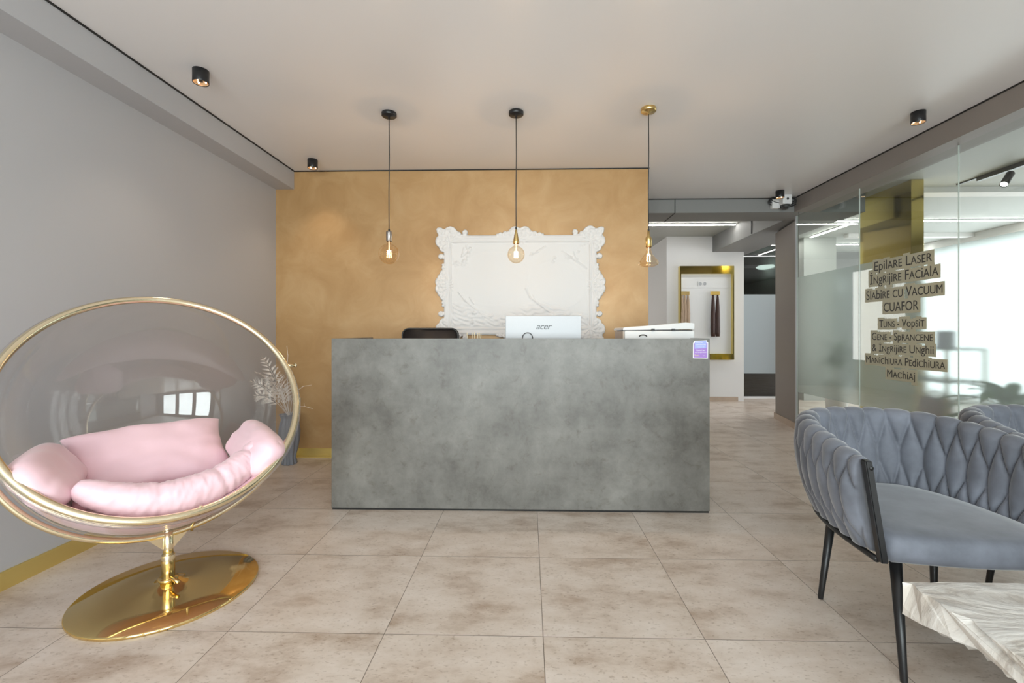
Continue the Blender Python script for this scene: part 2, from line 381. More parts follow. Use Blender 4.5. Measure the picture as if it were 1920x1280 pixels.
# glass partition, three panes
JY = [5.245, 4.27, 3.304, 2.05, .7, -.7]
for k in range(5):
    y1, y0 = JY[k] - .003, JY[k + 1] + .003
    p = struct('window_%d' % (k + 4), B((XR, y0, .0), (XR + .010, y1, 2.474)), M['glass'])
    obj('polished_edge', B((XR + .001, y1 - .003, 0), (XR + .009, y1 + .0005, 2.473)), M['glassedge'], p)
    obj('frosted_film', B((XR + .011, y0, .468), (XR + .013, y1, 1.773)), M['frost'], p)
struct('trim_13', B((XR - .004, 5.245, 0), (XR + .016, 5.262, 2.474)), M['silver'])
struct('wall_right_front', B((XR, FRONT, 0), (XR + .12, -.7, ZS)), M['grey'])

# smoked glass door at the corridor end
d = struct('door_1', B((3.56, 8.08, .02), (4.655, 8.09, 2.755)), M['smoke'])
obj('door_film', B((3.565, 8.074, .432), (4.65, 8.078, 1.82)), M['doorfilm'], d)
obj('threshold', B((3.545, 8.03, 0), (4.655, 8.1, .03)), M['white'], d)
obj('door_jamb', B((3.545, 7.68, 0), (3.60, 8.1, 2.50)), M['white'], d)
# ceiling trims of the side room
struct('trim_14', B((4.3, 5.15, 2.70), (7.2, 5.32, ZS)), M['white'])
struct('trim_15', B((5.2, 7.5, 2.70), (7.2, 7.62, ZS)), M['white'])

# ================================================================== LIGHT FITTINGS
def led(label, a, b, name='linear_light'):
    t = thing(name, label, 'light', ((a[0] + b[0]) / 2, (a[1] + b[1]) / 2, ZS - .001), 0)
    dx, dy = abs(b[0] - a[0]) / 2, abs(b[1] - a[1]) / 2
    w_ = .02
    hx, hy = max(dx, w_), max(dy, w_)
    obj('housing', B((-hx - .004, -hy - .004, -.014), (hx + .004, hy + .004, 0)), M['silver'], t)
    obj('diffuser', B((-hx, -hy, -.022), (hx, hy, -.0135)), M['led'], t)
led('long white LED line on the corridor ceiling above the white wall', (1.3, 6.78), (3.05, 6.78))
led('long white LED line crossing the ceiling behind the glass partition', (3.9, 6.62), (7.1, 6.62))
led('short white LED line running away from the camera behind the left glass pane', (4.72, 6.75), (4.72, 7.7))
led('farthest white LED line seen past the white wall behind the glass', (5.3, 8.35), (7.1, 8.35))
t = thing('linear_light', 'thin white LED line above the smoked glass door', 'light', (4.1, 7.97, 2.72))
obj('housing', B((-.5, -.02, -.01), (.5, .02, 0)), M['silver'], t); obj('diffuser', B((-.49, -.016, -.016), (.49, .016, -.0095)), M['led'], t)

def downlight(x, y, label):
    t = thing('ceiling_spotlight', label, 'ceiling light', (x, y, ZC), 0, 'black surface mounted cylinder spotlights')
    bm = bmesh.new(); lathe(bm, [(0, 0), (.041, 0), (.041, -.072), (.040, -.074), (.037, -.072), (.037, -.06)], 40); obj('housing', bm, M['black'], t, True)
    bm = bmesh.new(); lathe(bm, [(.0368, -.0715), (.033, -.066), (.016, -.058), (0, -.058)], 32); obj('reflector', bm, M['copper'], t, True)
    bm = bmesh.new(); lathe(bm, [(0, -.0585), (.012, -.0585), (.012, -.064), (0, -.064)], 20); obj('lens', bm, M['dark'], t)
    for k in range(3):
        bm = bmesh.new(); a = k * 2.1 + .5; bmesh.ops.create_uvsphere(bm, u_segments=10, v_segments=6, radius=.0045, matrix=Matrix.Translation((.024 * math.cos(a), .024 * math.sin(a), -.064)))
        obj('diode', bm, M['warm'], t, True)
    l = bpy.data.lights.new('spot', 'SPOT'); l.energy = 7; l.spot_size = R(95); l.spot_blend = .8; l.color = (1, .8, .6); l.shadow_soft_size = .03
    o = bpy.data.objects.new('spot', l); COL.objects.link(o); o.parent = t; o.location = (0, 0, -.085)
downlight(-1.863, 2.53, 'black cylinder ceiling spotlight nearest the camera, left above the bubble chair')
downlight(-1.861, 3.86, 'small black cylinder ceiling spotlight in the left corner before the gold wall')
downlight(2.631, 3.13, 'black cylinder ceiling spotlight beside the right grey beam, above the lettered glass')
downlight(2.633, 4.82, 'black cylinder ceiling spotlight just above the white security camera')

def pendant(px, py, label, canm, sockprof, sockm, bulbprof, ztop, filh):
    t = thing('pendant_lamp', label, 'pendant lamp', (px, py, ZC), 0, 'bare bulb pendants over the desk')
    bm = bmesh.new(); lathe(bm, [(0, 0), (.047, 0), (.05, -.004), (.05, -.022), (.046, -.026), (.008, -.027), (.007, -.042), (0, -.042)], 40); obj('canopy', bm, canm, t, True)
    zt = ztop - ZC
    bm = bmesh.new(); tube(bm, [(0, 0, -.04), (.002, 0, -.3), (-.001, 0, -.55), (0, 0, zt + .0)], .0032, 8); obj('cord', bm, M['twig'] if False else M['dark'], t, True)
    bm = bmesh.new(); lathe(bm, [(0, .012), (.006, .012), (.006, -.002), (0, -.002)], 16, (0, 0, zt)); obj('cord_grip', bm, M['dark'], t, True)
    bm = bmesh.new(); lathe(bm, [(r, z) for r, z in sockprof], 32, (0, 0, zt)); obj('socket', bm, sockm, t, True)
    z0 = sockprof[-1][1]
    bm = bmesh.new(); lathe(bm, bulbprof, 40, (0, 0, zt + z0)); b = obj('bulb', bm, M['amber'], t, True)
    zb = bulbprof[-1][1]
    bm = bmesh.new()
    fz = zt + z0 + zb * .55
    for k in range(4):
        a = k * math.pi / 2 + .4; tube(bm, [(.011 * math.cos(a), .011 * math.sin(a), fz + filh / 2), (.013 * math.cos(a), .013 * math.sin(a), fz - filh / 2)], .0022, 6)
    obj('filament', bm, M['filament'], b)
    bm = bmesh.new(); tube(bm, [(0, 0, zt + z0), (0, 0, fz + filh / 2)], .004, 8); obj('stem', bm, M['pale'], b)
    l = bpy.data.lights.new('bulb_light', 'POINT'); l.energy = 3.2; l.color = (1, .70, .42); l.shadow_soft_size = .004
    o = bpy.data.objects.new('bulb_light', l); COL.objects.link(o); o.parent = t; o.location = (0, 0, fz)
def sph(r, n=14, neck=.014, zc=None):
    pr = [(neck, .0), (neck, -.012)]; a0 = math.asin(neck / r); zc = -(.012 + r * math.cos(a0)) - .006
    for k in range(n + 1):
        a = a0 * 1.4 + (math.pi - a0 * 1.4) * k / n; pr.append((max(0, r * math.sin(a)), zc + r * math.cos(a)))
    return pr
pendant(-.946, 3.05, 'left pendant lamp with nickel socket, large clear amber globe bulb and dark canopy', M['black'],
        [(0, 0), (.010, 0), (.019, -.004), (.020, -.01), (.020, -.066), (.017, -.07)], M['nickel'], sph(.069), 1.829, .05)
pendant(-.085, 3.055, 'middle pendant lamp with conical brass socket and small round bulb over the monitor', M['black'],
        [(0, 0), (.004, 0), (.008, -.02), (.015, -.055), (.020, -.085), (.021, -.098), (.018, -.1)], M['brass'], sph(.058), 1.840, .04)
pendant(.795, 3.03, 'right pendant lamp with brass canopy, bottle socket and flared teardrop bulb', M['brass'],
        [(0, 0), (.008, 0), (.009, -.03), (.020, -.048), (.021, -.055), (.021, -.105), (.019, -.107)], M['brass'],
        [(.016, 0), (.017, -.02), (.024, -.045), (.042, -.07), (.062, -.095), (.066, -.107), (.060, -.118), (.04, -.127), (.02, -.131), (0, -.132)], 1.815, .045)

# track spotlight behind the glass
t = thing('track_spotlight', 'black ceiling track with a tilted cylinder spotlight behind the glass', 'track light', (4.66, 4.4, ZS - .002))
obj('track', B((-.012, -2.2, -.012), (.012, .65, 0)), M['black'], t)
obj('adapter', B((-.02, -.10, -.045), (.02, .42, -.010), .004), M['black'], t)
bm = bmesh.new(); lathe(bm, [(0, .07), (.03, .07), (.032, .066), (.032, -.10), (.028, -.10), (.026, -.085)], 28)
h = obj('spot_head', bm, M['black'], t, True); h.location = (-.03, .1, -.12); h.rotation_euler = (R(-15), R(42), 0)
bm = bmesh.new(); lathe(bm, [(.027, -.092), (0, -.092)], 24); obj('lens', bm, M['led'], h)

# ================================================================== RECEPTION DESK
DX0, DX1, DY = -1.272, 1.143, 2.893
t = thing('reception_desk', 'long dark grey concrete-look reception desk in the middle of the room', 'desk', ((DX0 + DX1) / 2, DY, 0))
hw = (DX1 - DX0) / 2
obj('front_panel', B((-hw, 0, .012), (hw, .028, 1.103), .0015), M['concrete'], t)
obj('side_panel', B((-hw, .0285, .012), (-hw + .028, .70, 1.103)), M['concrete'], t)
obj('side_panel', B((hw - .028, .0285, .012), (hw, .70, 1.103)), M['concrete'], t)
obj('worktop', B((-hw + .029, .029, .735), (hw - .029, .68, .76)), M['wood'], t)
obj('plinth', B((-hw + .004, .004, 0), (hw - .004, .026, .012)), M['gap'], t)
obj('printer_shelf', B((hw - .62, .029, .985), (hw - .029, .55, 1.005)), M['concrete'], t)
# sticker on desk
t = thing('promo_sticker', 'small purple and blue sticker on the top right corner of the desk front', 'sticker', (1.085, DY - .0005, 1.035))
def flat(bm, pts, y0, y1):
    lo = [bm.verts.new((x, y0, z)) for x, z in pts]; hi = [bm.verts.new((x, y1, z)) for x, z in pts]
    bm.faces.new(lo); bm.faces.new(hi[::-1]); n = len(pts)
    for i in range(n): bm.faces.new((lo[i], hi[i], hi[(i + 1) % n], lo[(i + 1) % n]))
    return bm
obj('backing', flat(bmesh.new(), [(-.048, -.056), (.046, -.058), (.048, .043), (.041, .047), (.040, .058), (-.036, .054), (-.042, .050), (-.043, .044), (-.047, .040)], -.001, 0), M['pale'], t)
obj('purple_field', flat(bmesh.new(), [(-.043, -.051), (.042, -.053), (.043, .040), (-.042, .038)], -.0016, -.001), M['purple'], t)
obj('blue_field', flat(bmesh.new(), [(-.037, .004), (.036, .008), (.036, .054), (-.036, .049)], -.0022, -.0016), M['blue'], t)
MX = Matrix.Rotation(R(90), 4, 'X')
def face_text(body, x, y, z, size, mat, parent, name='lettering', **k):
    me = xf(text_mesh(body, size, **k), Matrix.Translation((x, y, z)) @ MX); return link(name, me, mat, parent)
face_text('Contul tau', -.0, -.0026, -.010, .013, M['pale'], t)
face_text('de cumparaturi', 0, -.0026, -.022, .0115, M['pale'], t)
face_text('bon.', -.022, -.0026, -.043, .018, M['gilt'], t)
face_text('card', .02, -.0026, -.042, .008, M['pale'], t)
face_text('Cardul meu', -.008, -.0030, .040, .009, M['pale'], t)
face_text('CUMPARATURI', 0, -.0030, .026, .0095, M['pale'], t)
face_text('cu plata in rate', 0, -.0030, .013, .008, M['pale'], t)

# ---- monitor
t = thing('computer_monitor', 'silver-white computer monitor seen from behind above the desk', 'monitor', (.102, 3.20, .76))
obj('casing', B((-.266, -.018, .175), (.266, .012, .500), .004), M['silver'], t)
obj('screen', B((-.258, .0121, .185), (.258, .0135, .492)), emat('lit_screen', (.85, .92, 1), 1.5), t)
bm = bmesh.new(); box(bm, (-.03, -.045, .02), (.03, -.0185, .32), .004); obj('stand_neck', bm, M['dark'], t)
obj('stand_foot', B((-.11, -.1, 0), (.11, .08, .0195), .004), M['dark'], t)
face_text('acer', -.0, -.0186, .405, .062, M['ink2'], t, 'logo', shear=.35, bold=.0008, spacing=.95)
bm = bmesh.new(); tube(bm, [(-.11 + .035 * math.cos(a), -.04 - .01 * math.sin(a), .345 + .035 * math.sin(a)) for a in [math.pi * k / 14 for k in range(15)]], .0028, 8)
tube(bm, [(-.145, -.04, .345), (-.16, -.045, .25), (-.15, -.05, .02)], .0028, 8); tube(bm, [(-.075, -.04, .345), (-.06, -.02, .3), (-.03, -.03, .28)], .0028, 8)
obj('cable', bm, M['dark'], t, True)
# ---- printer
t = thing('office_printer', 'white flatbed printer on the right end of the desk', 'printer', (.90, 3.16, 1.0055))
hwp = .245
obj('body', B((-hwp + .01, 0.0, 0), (hwp + .0, .34, .148), .008), M['plastic'], t)
bm = bmesh.new()
poly = [(-hwp, .152), (hwp - .0, .160), (hwp, .200), (hwp - .06, .205), (hwp - .22, .190), (-hwp + .07, .176), (-hwp + .012, .172), (-hwp, .166)]
flat(bm, [(x, z) for x, z in poly], .005, .345); obj('scanner_lid', bm, M['plastic'], t)
obj('lid_gap', B((-hwp + .02, .012, .1485), (hwp - .01, .33, .1555)), M['dark'], t)
for x in (-.04, .10): obj('hinge', B((x - .011, -.004, .145), (x + .011, .004, .163)), M['dark'], t)
obj('side_cover', B((-hwp, .012, .02), (-hwp + .0095, .3, .145)), M['skirt'], t)
bm = bmesh.new(); tube(bm, [(-.11 + .025 * math.cos(a), -.006, .108 + .012 * math.sin(a)) for a in [math.pi * k / 10 for k in range(11)]], .004, 8); obj('handle', bm, M['dark'], t, True)
# ---- office chair behind desk
t = thing('office_chair', 'black leather office chair behind the desk, only its backrest showing', 'chair', (-.80, 3.66, 0))
n = 24; P = np.zeros((n, n, 3))
def pillow_mesh(name, w_, h_, th, n=26, pinch=.35, e=.45, wr=0, seed=0, bend=0, corner=0.0):
    """soft pillow in local x (width) z (height), thickness along y"""
    V = []; F_ = []
    def side(sgn):
        idx = []
        for i in range(n + 1):
            row = []
            for j in range(n + 1):
                u = -1 + 2 * i / n; v = -1 + 2 * j / n
                u = math.sin(u * math.pi / 2) ; v = math.sin(v * math.pi / 2)
                t_ = max(0, (1 - u ** 4)) ** e * max(0, (1 - v ** 4)) ** e
                x = u * w_ / 2 * (1 - pinch * .25 * (1 - abs(v)) * 0 - .10 * pinch * (1 - v * v)) ; z = v * h_ / 2 * (1 - .10 * pinch * (1 - u * u))
                if corner: 
                    f = 1 - corner * (abs(u) ** 3 * abs(v) ** 3); x *= f; z *= f
                y = sgn * th / 2 * t_
                if wr:
                    k = noise.fractal(Vector((x * 7 + seed, z * 7, sgn)), 1, 2, 4); y += sgn * wr * k * t_ ** .5
                    ang = math.atan2(v, u); k2 = math.sin(ang * 9 + seed + 2 * k) * max(abs(u), abs(v)) ** 3; y += sgn * wr * .8 * k2 * t_ ** .5
                y += bend * (u * u) * w_
                row.append(len(V)); V.append((x, y, z))
            idx.append(row)
        return idx
    A = side(1); Q = side(-1)
    for G, s in ((A, 1), (Q, -1)):
        for i in range(n):
            for j in range(n):
                f = (G[i][j], G[i + 1][j], G[i + 1][j + 1], G[i][j + 1]); F_.append(f[::-1] if s > 0 else f)
    me = bpy.data.meshes.new(name); me.from_pydata(V, [], F_)
    bm = bmesh.new(); bm.from_mesh(me); bmesh.ops.remove_doubles(bm, verts=bm.verts, dist=1e-5); bmesh.ops.recalc_face_normals(bm, faces=bm.faces); bm.to_mesh(me); bm.free()
    return me
def rrect(w_, h_, r, n=8):
    pts = []
    for cx, cz, a0 in ((w_ - r, h_ - r, 0), (-w_ + r, h_ - r, 90), (-w_ + r, -h_ + r, 180), (w_ - r, -h_ + r, 270)):
        for k in range(n + 1): a = R(a0 + 90 * k / n); pts.append((cx + r * math.cos(a), cz + r * math.sin(a)))
    return pts
bm = bmesh.new(); flat(bm, [(x, z + .89) for x, z in rrect(.232, .29, .06)], 0, .05); bmesh.ops.bevel(bm, geom=[e for e in bm.edges if e.calc_length() < .4 and abs(e.verts[0].co.y - e.verts[1].co.y) < .001], offset=.012, segments=3, affect='EDGES')
obj('backrest', bm, M['leather'], t, True)
bm = bmesh.new(); tube(bm, [(x, -.002, z + .89) for x, z in rrect(.226, .284, .055)], .007, 8, True); obj('piping', bm, M['dark'], t, True)
me = pillow_mesh('seat', .5, .5, .1); xf(me, Matrix.Translation((0, -.24, .50)) @ Matrix.Rotation(R(90), 4, 'X')); link('seat', me, M['leather'], t, True)
bm = bmesh.new(); tube(bm, [(0, -.24, .45), (0, -.24, .1)], .028, 16); obj('gas_lift', bm, M['black'], t, True)
bm = bmesh.new()
for k in range(5):
    a = k * 2 * math.pi / 5; tube(bm, [(0, -.24, .11), (.28 * math.cos(a), -.24 + .28 * math.sin(a), .065)], [.025, .015], 10)
    bmesh.ops.create_uvsphere(bm, u_segments=12, v_segments=8, radius=.03, matrix=Matrix.Translation((.28 * math.cos(a), -.24 + .28 * math.sin(a), .03)))
obj('star_base', bm, M['black'], t, True)
bm = bmesh.new(); tube(bm, [(0, .035, .66), (0, .06, .5), (0, -.1, .44), (0, -.24, .44)], .02, 10); obj('back_support', bm, M['black'], t, True)
# ---- pen cup with wooden sticks
t = thing('pen_cup', 'dark cup of pale wooden sticks peeking over the desk edge', 'cup', (-.375, 3.10, .76))
bm = bmesh.new(); lathe(bm, [(0, 0), (.04, 0), (.045, .12), (.043, .12), (.038, .005), (0, .005)], 24); obj('cup', bm, M['dark'], t, True)
for k, (dx, dz, q) in enumerate([(-.045, .375, -.5), (-.012, .375, -.3), (.004, .378, .25), (.025, .372, .1), (.035, .374, .2), (.045, .370, .4)]):
    s = thing('wooden_stick', 'pale wooden stick standing in the cup behind the desk edge', 'stick', (-.375, 3.10, .766), 0, 'wooden sticks in the pen cup')
    tube_b = bmesh.new(); tube(tube_b, [(dx * .3, 0, 0), (dx * 1.05, .004 * k - .01, dz)], .0028, 6); obj('shaft', tube_b, M['cream'], s)

# ================================================================== ORNATE WHITE RELIEF FRAME
def frame_mesh():
    k = .000996; cx0, cz0 = 935., 640.     # millimetre-like units of the relief
    st = 4.6
    W, Hh = 800, 560
    us = np.arange(-W, W + st, st); vs = np.arange(-Hh, Hh + st, st)
    U, V = np.meshgrid(us, vs, indexing='ij')
    a, b = np.abs(U), np.abs(V)
    def circ(x, y, r): return r - np.hypot(a - x, b - y)
    def rect(x0, x1, y0, y1): return np.minimum(np.minimum(a - x0, x1 - a), np.minimum(b - y0, y1 - b))
    main = np.minimum(695 - a, 455 - b)
    lobes = [(635, 470, 66), (728, 492, 34), (742, 505, 22), (705, 470, 45), (712, 400, 62), (695, 345, 45), (720, 262, 27), (500, 480, 26), (560, 462, 26), (585, 470, 30),
             (45, 476, 58), (92, 465, 34), (135, 462, 28), (178, 458, 22), (207, 457, 12), (0, 470, 50),
             (728, 32, 48), (700, 110, 32), (694, 160, 22), (703, 187, 12), (718, 70, 38), (722, 0, 40)]
    sd = main.copy(); om = np.full_like(a, -99.)
    for x, y, r in lobes: c = circ(x, y, r); om = np.maximum(om, c)
    for q in (rect(690, 722, 240, 275), rect(480, 600, 448, 465)): om = np.maximum(om, q)
    sd = np.maximum(main, om)
    h = np.full_like(a, 12.)
    rim = np.minimum(695 - a, 455 - b)       # distance inward from the main edge
    def bumpf(x, c, w_): return np.exp(-((x - c) / w_) ** 2)
    h += 10 * bumpf(rim, 22, 16) + 7 * bumpf(rim, 58, 9) + 4 * (rim < 70)
    h -= 5 * bumpf(rim, 72, 4)
    orn = np.clip(om + 22, 0, 40) / 40
    rng = np.random.RandomState(3)
    for x, y, r in lobes:
        d = np.hypot(a - x, b - y); ang = np.arctan2(b - y, a - x)
        m_ = d < r * 1.12
        h = np.where(m_, np.maximum(h, 16 + 12 * np.sqrt(np.clip(1 - (d / (r * 1.15)) ** 2, 0, 1)) + 3.0 * np.cos(d / r * 9 + ang * 2)), h)
    # acanthus ribs spreading inward from corners and centres
    for x, y, sp in ((640, 400, 120), (0, 420, 120), (650, 20, 100)):
        d = np.hypot(a - x, b - y); ang = np.arctan2(b - y, a - x)
        h += 4.5 * np.cos(ang * 9 + d * .03) * np.exp(-(d / sp) ** 2)
    inner = np.clip((rim - 78) / 10, 0, 1)
    # carved picture: ground at the bottom, branches, blossoms
    def seg(x0, y0, x1, y1):
        dx, dy = x1 - x0, y1 - y0; t_ = np.clip(((U - x0) * dx + (V - y0) * dy) / (dx * dx + dy * dy), 0, 1)
        return np.hypot(U - x0 - t_ * dx, V - y0 - t_ * dy)
    rel = np.zeros_like(a)
    for s_ in ((-560, -60, -500, -140, 7), (-500, -140, -340, -270, 6), (-460, -110, -420, -170, 4), (50, -30, 90, -110, 5), (90, -110, 260, -240, 7), (140, -150, 110, -90, 3),
               (460, 250, 600, 150, 6), (380, 300, 470, 245, 5), (480, 300, 500, 240, 4), (-530, 260, -510, 340, 5), (-530, 260, -470, 300, 4), (150, 300, 230, 350, 4), (90, 270, 170, 300, 4)):
        rel += 8 * np.exp(-(seg(*s_[:4]) / s_[4]) ** 2)
    for _ in range(46):
        side = rng.rand()
        if side < .3: x, y = rng.uniform(-600, -420), rng.uniform(180, 360)
        elif side < .6: x, y = rng.uniform(60, 600), rng.uniform(200, 370)
        else: x, y = rng.uniform(-600, 600), rng.uniform(-380, -240)
        r = rng.uniform(9, 22); d = np.hypot(U - x, V - y); ang = np.arctan2(V - y, U - x)
        rel += 6 * np.exp(-(d / (r * (1 + .35 * np.cos(5 * ang + x)))) ** 4)
    gnd = np.clip((-V - 190 + 55 * np.sin(U / 130.)) / 60, 0, 1)
    wave = np.sin(V / 7. + 2.2 * np.sin(U / 47.) + 1.3 * np.sin(U / 19. + V / 30)) * 1.6 + np.sin(U / 15 + V / 11. + 2 * np.sin(V / 25.)) * 1.0
    rel += gnd * (6 + wave * 2.2)
    oval = np.hypot((U + 250) / 330, (V - 60) / 250); rel += 1.2 * bumpf(oval, 1, .04); oval = np.hypot((U - 330) / 270, (V + 0) / 220); rel += 1.2 * bumpf(oval, 1, .04)
    h = np.where((rim > 70), h * (1 - inner) + inner * (10 + rel), h)
    nz = np.sin(U / 9. + 1.7 * np.sin(V / 13.)) * np.sin(V / 8. + 1.3 * np.sin(U / 17.)); h += .9 * nz * orn * (rim < 78)
    h *= np.clip(sd / 7. + .25, .05, 1) ** .5
    # snap border vertices on to the outline
    gx, gy = np.gradient(sd, st)
    gl = np.maximum(np.hypot(gx, gy), .3)
    out = sd < 0
    UX = np.where(out & (sd > -st * 1.3), U - sd * gx / gl ** 2, U); VX = np.where(out & (sd > -st * 1.3), V - sd * gy / gl ** 2, V)
    ok = sd > -st * 1.3
    h = np.where(out, 0, h)
    nx, ny = U.shape; vid = -np.ones(U.shape, int); verts = []; faces = []
    keep = np.zeros(U.shape, bool)
    inside = sd > 0
    for i in range(nx - 1):
        for j in range(ny - 1):
            if inside[i:i + 2, j:j + 2].any() and ok[i:i + 2, j:j + 2].all(): keep[i:i + 2, j:j + 2] = True
    for i in range(nx):
        for j in range(ny):
            if keep[i, j]: vid[i, j] = len(verts); verts.append((UX[i, j] * k, -h[i, j] * .001, VX[i, j] * k))
    for i in range(nx - 1):
        for j in range(ny - 1):
            q = (vid[i, j], vid[i + 1, j], vid[i + 1, j + 1], vid[i, j + 1])
            if min(q) >= 0 and inside[i:i + 2, j:j + 2].any(): faces.append(tuple(int(x) for x in q))
    # backing slab so that the relief is a closed solid
    bm = bmesh.new(); vv = [bm.verts.new(v) for v in verts]
    for f in faces: bm.faces.new([vv[x] for x in f])
    be = [e for e in bm.edges if e.is_boundary]
    r = bmesh.ops.extrude_edge_only(bm, edges=be); nv = [g_ for g_ in r['geom'] if isinstance(g_, bmesh.types.BMVert)]
    for v in nv: v.co.y += .012
    return bm
fo = obj('wall_relief', frame_mesh(), M['plaster'], None, True)
fo.location = (-.079, YB - .013, 1.573)
tag(fo, 'large white ornate baroque plaster frame with carved panel on the gold wall', 'wall decoration')

# ================================================================== BUBBLE CHAIR
C = Vector((-1.585, 1.955, .857)); AZ, EL = -.72, .593
nrm = Vector((math.cos(AZ) * math.cos(EL), math.sin(AZ) * math.cos(EL), math.sin(EL)))
av = Vector((-math.sin(AZ), math.cos(AZ), 0)); bv = nrm.cross(av)
BASIS = Matrix(((av.x, bv.x, nrm.x, 0), (av.y, bv.y, nrm.y, 0), (av.z, bv.z, nrm.z, 0), (0, 0, 0, 1)))
T = Vector((-1.588, 1.97, 0))
chair = thing('bubble_chair', 'clear acrylic bubble chair with gold rim on a round gold base at the left', 'chair', T)
MC = Matrix.Translation(C - T) @ BASIS       # local frame: x right, y up along the rim, z out of the opening
RR = .531
# shell: 6 mm acrylic bowl
RS, ZO = .540, -.092          # sphere radius and its centre behind the rim plane
A0 = math.asin(ZO / RS)
def shell(a, inset=0): return max(0, (RS - inset) * math.cos(a)), ZO - (RS - inset) * math.sin(a)
prof = [shell(A0 + (math.pi / 2 - A0) * k / 36) for k in range(37)]
inner = [shell(A0 + (math.pi / 2 - A0) * k / 36, .007) for k in range(37)]
bm = bmesh.new(); lathe(bm, inner[::-1] + prof, 96)
me = bpy.data.meshes.new('acrylic_bowl'); bmesh.ops.recalc_face_normals(bm, faces=bm.faces); bm.to_mesh(me); bm.free(); xf(me, MC)
link('acrylic_bowl', me, M['acrylic'], chair, True)
bm = bmesh.new(); lathe(bm, [(RR + .006, -.014), (RR + .024, -.014), (RR + .024, -.008), (RR + .004, -.008), (RR + .004, -.014)], 128)
me = bpy.data.meshes.new('acrylic_flange'); bm.to_mesh(me); bm.free(); xf(me, MC); link('acrylic_flange', me, M['acedge'], chair)
bm = bmesh.new(); tube(bm, [(RR * math.cos(a), RR * math.sin(a), 0) for a in [2 * math.pi * k / 128 for k in range(128)]], .0155, 14, True)
me = bpy.data.meshes.new('rim_ring'); bmesh.ops.recalc_face_normals(bm, faces=bm.faces); bm.to_mesh(me); bm.free(); xf(me, MC); link('rim_ring', me, M['goldp'], chair, True)
# cradle arc in the vertical plane through the pole
CZ = .826
pts = []
for k in range(81):
    a = R(183) + R(174) * k / 80
    hx = .566 if True else 0
    r_ = hx * (1 - .02 * abs(math.cos(a)) ** 4)
    q = Vector((av.x, av.y, 0)) * (r_ * math.cos(a)) + Vector((0, 0, CZ + .572 * math.sin(a))); pts.append(q + Vector((C.x - T.x, C.y - T.y, 0)))
bm = bmesh.new(); tube(bm, pts, .0125, 14); obj('cradle_arc', bm, M['goldp'], chair, True)
# pivots, clips, gusset plates
rimp = lambda deg, r=RR, z=0: MC @ Vector((r * math.cos(R(deg)), r * math.sin(R(deg)), z))
for s_, kk in ((0, 80), (180, 0)):
    bm = bmesh.new(); tube(bm, [rimp(s_, RR - .01), pts[kk]], .010, 12); obj('pivot', bm, M['goldp'], chair, True)
bm = bmesh.new(); p0 = rimp(14, RR + .005, -.005); tube(bm, [p0, p0 + Vector((av.x, av.y, 0)) * .045], .009, 14); tube(bm, [p0 + Vector((av.x, av.y, 0)) * .045, p0 + Vector((av.x, av.y, 0)) * .052], .012, 14); obj('lock_pin', bm, M['goldp'], chair, True)
ctop = min(pts, key=lambda p: p.z)
bm = bmesh.new(); q0 = rimp(-84, RR, 0); cp = min(pts, key=lambda p: (p - q0).length)
tube(bm, [q0 + Vector((0, 0, .02)), q0, (q0 + cp) / 2 + nrm * .012, cp, cp - Vector((0, 0, .02))], .006, 10); obj('clip', bm, M['goldp'], chair, True)
bm = bmesh.new()
hx_ = Vector((av.x, av.y, 0)); e1 = .075
base = Vector((ctop.x, ctop.y, 0))
tri = [(-e1, .252), (e1, .252), (.014, .185), (-.014, .185)]
nn = Vector((nrm.x, nrm.y, 0)).normalized() * .003
A_ = [bm.verts.new(base + hx_ * x + Vector((0, 0, z)) + nn) for x, z in tri]; B_ = [bm.verts.new(base + hx_ * x + Vector((0, 0, z)) - nn) for x, z in tri]
bm.faces.new(A_); bm.faces.new(B_[::-1])
for i in range(4): bm.faces.new((A_[i], B_[i], B_[(i + 1) % 4], A_[(i + 1) % 4]))
obj('gusset_plate', bm, M['goldp'], chair)
bm = bmesh.new(); lathe(bm, [(0, .29), (.019, .283), (.0195, .14), (0, .14)], 32, (ctop.x, ctop.y, -.02)); obj('inner_pole', bm, M['goldp'], chair, True)
bm = bmesh.new(); lathe(bm, [(.019, .166), (.024, .166), (.025, .163), (.025, .066), (0, .066)], 32, (ctop.x, ctop.y, 0)); obj('outer_sleeve', bm, M['goldp'], chair, True)
bm = bmesh.new(); lathe(bm, [(0, .066), (.036, .066), (.038, .060), (.036, .054), (0, .053)], 32, (ctop.x, ctop.y, 0)); obj('collar', bm, M['gold'], chair, True)
bm = bmesh.new(); tube(bm, [(ctop.x + .03, ctop.y - .02, .075), (ctop.x + .075, ctop.y - .035, .06)], .007, 12); obj('clamp_knob', bm, M['gold'], chair, True)
bm = bmesh.new(); lathe(bm, [(0, .054), (.030, .053), (.040, .046), (.055, .038), (.08, .031), (.12, .025), (.2, .019), (.336, .013), (.340, .010), (.340, 0), (0, 0)], 128, (0, 0, 0)); obj('base_disc', bm, M['gold'], chair, True)

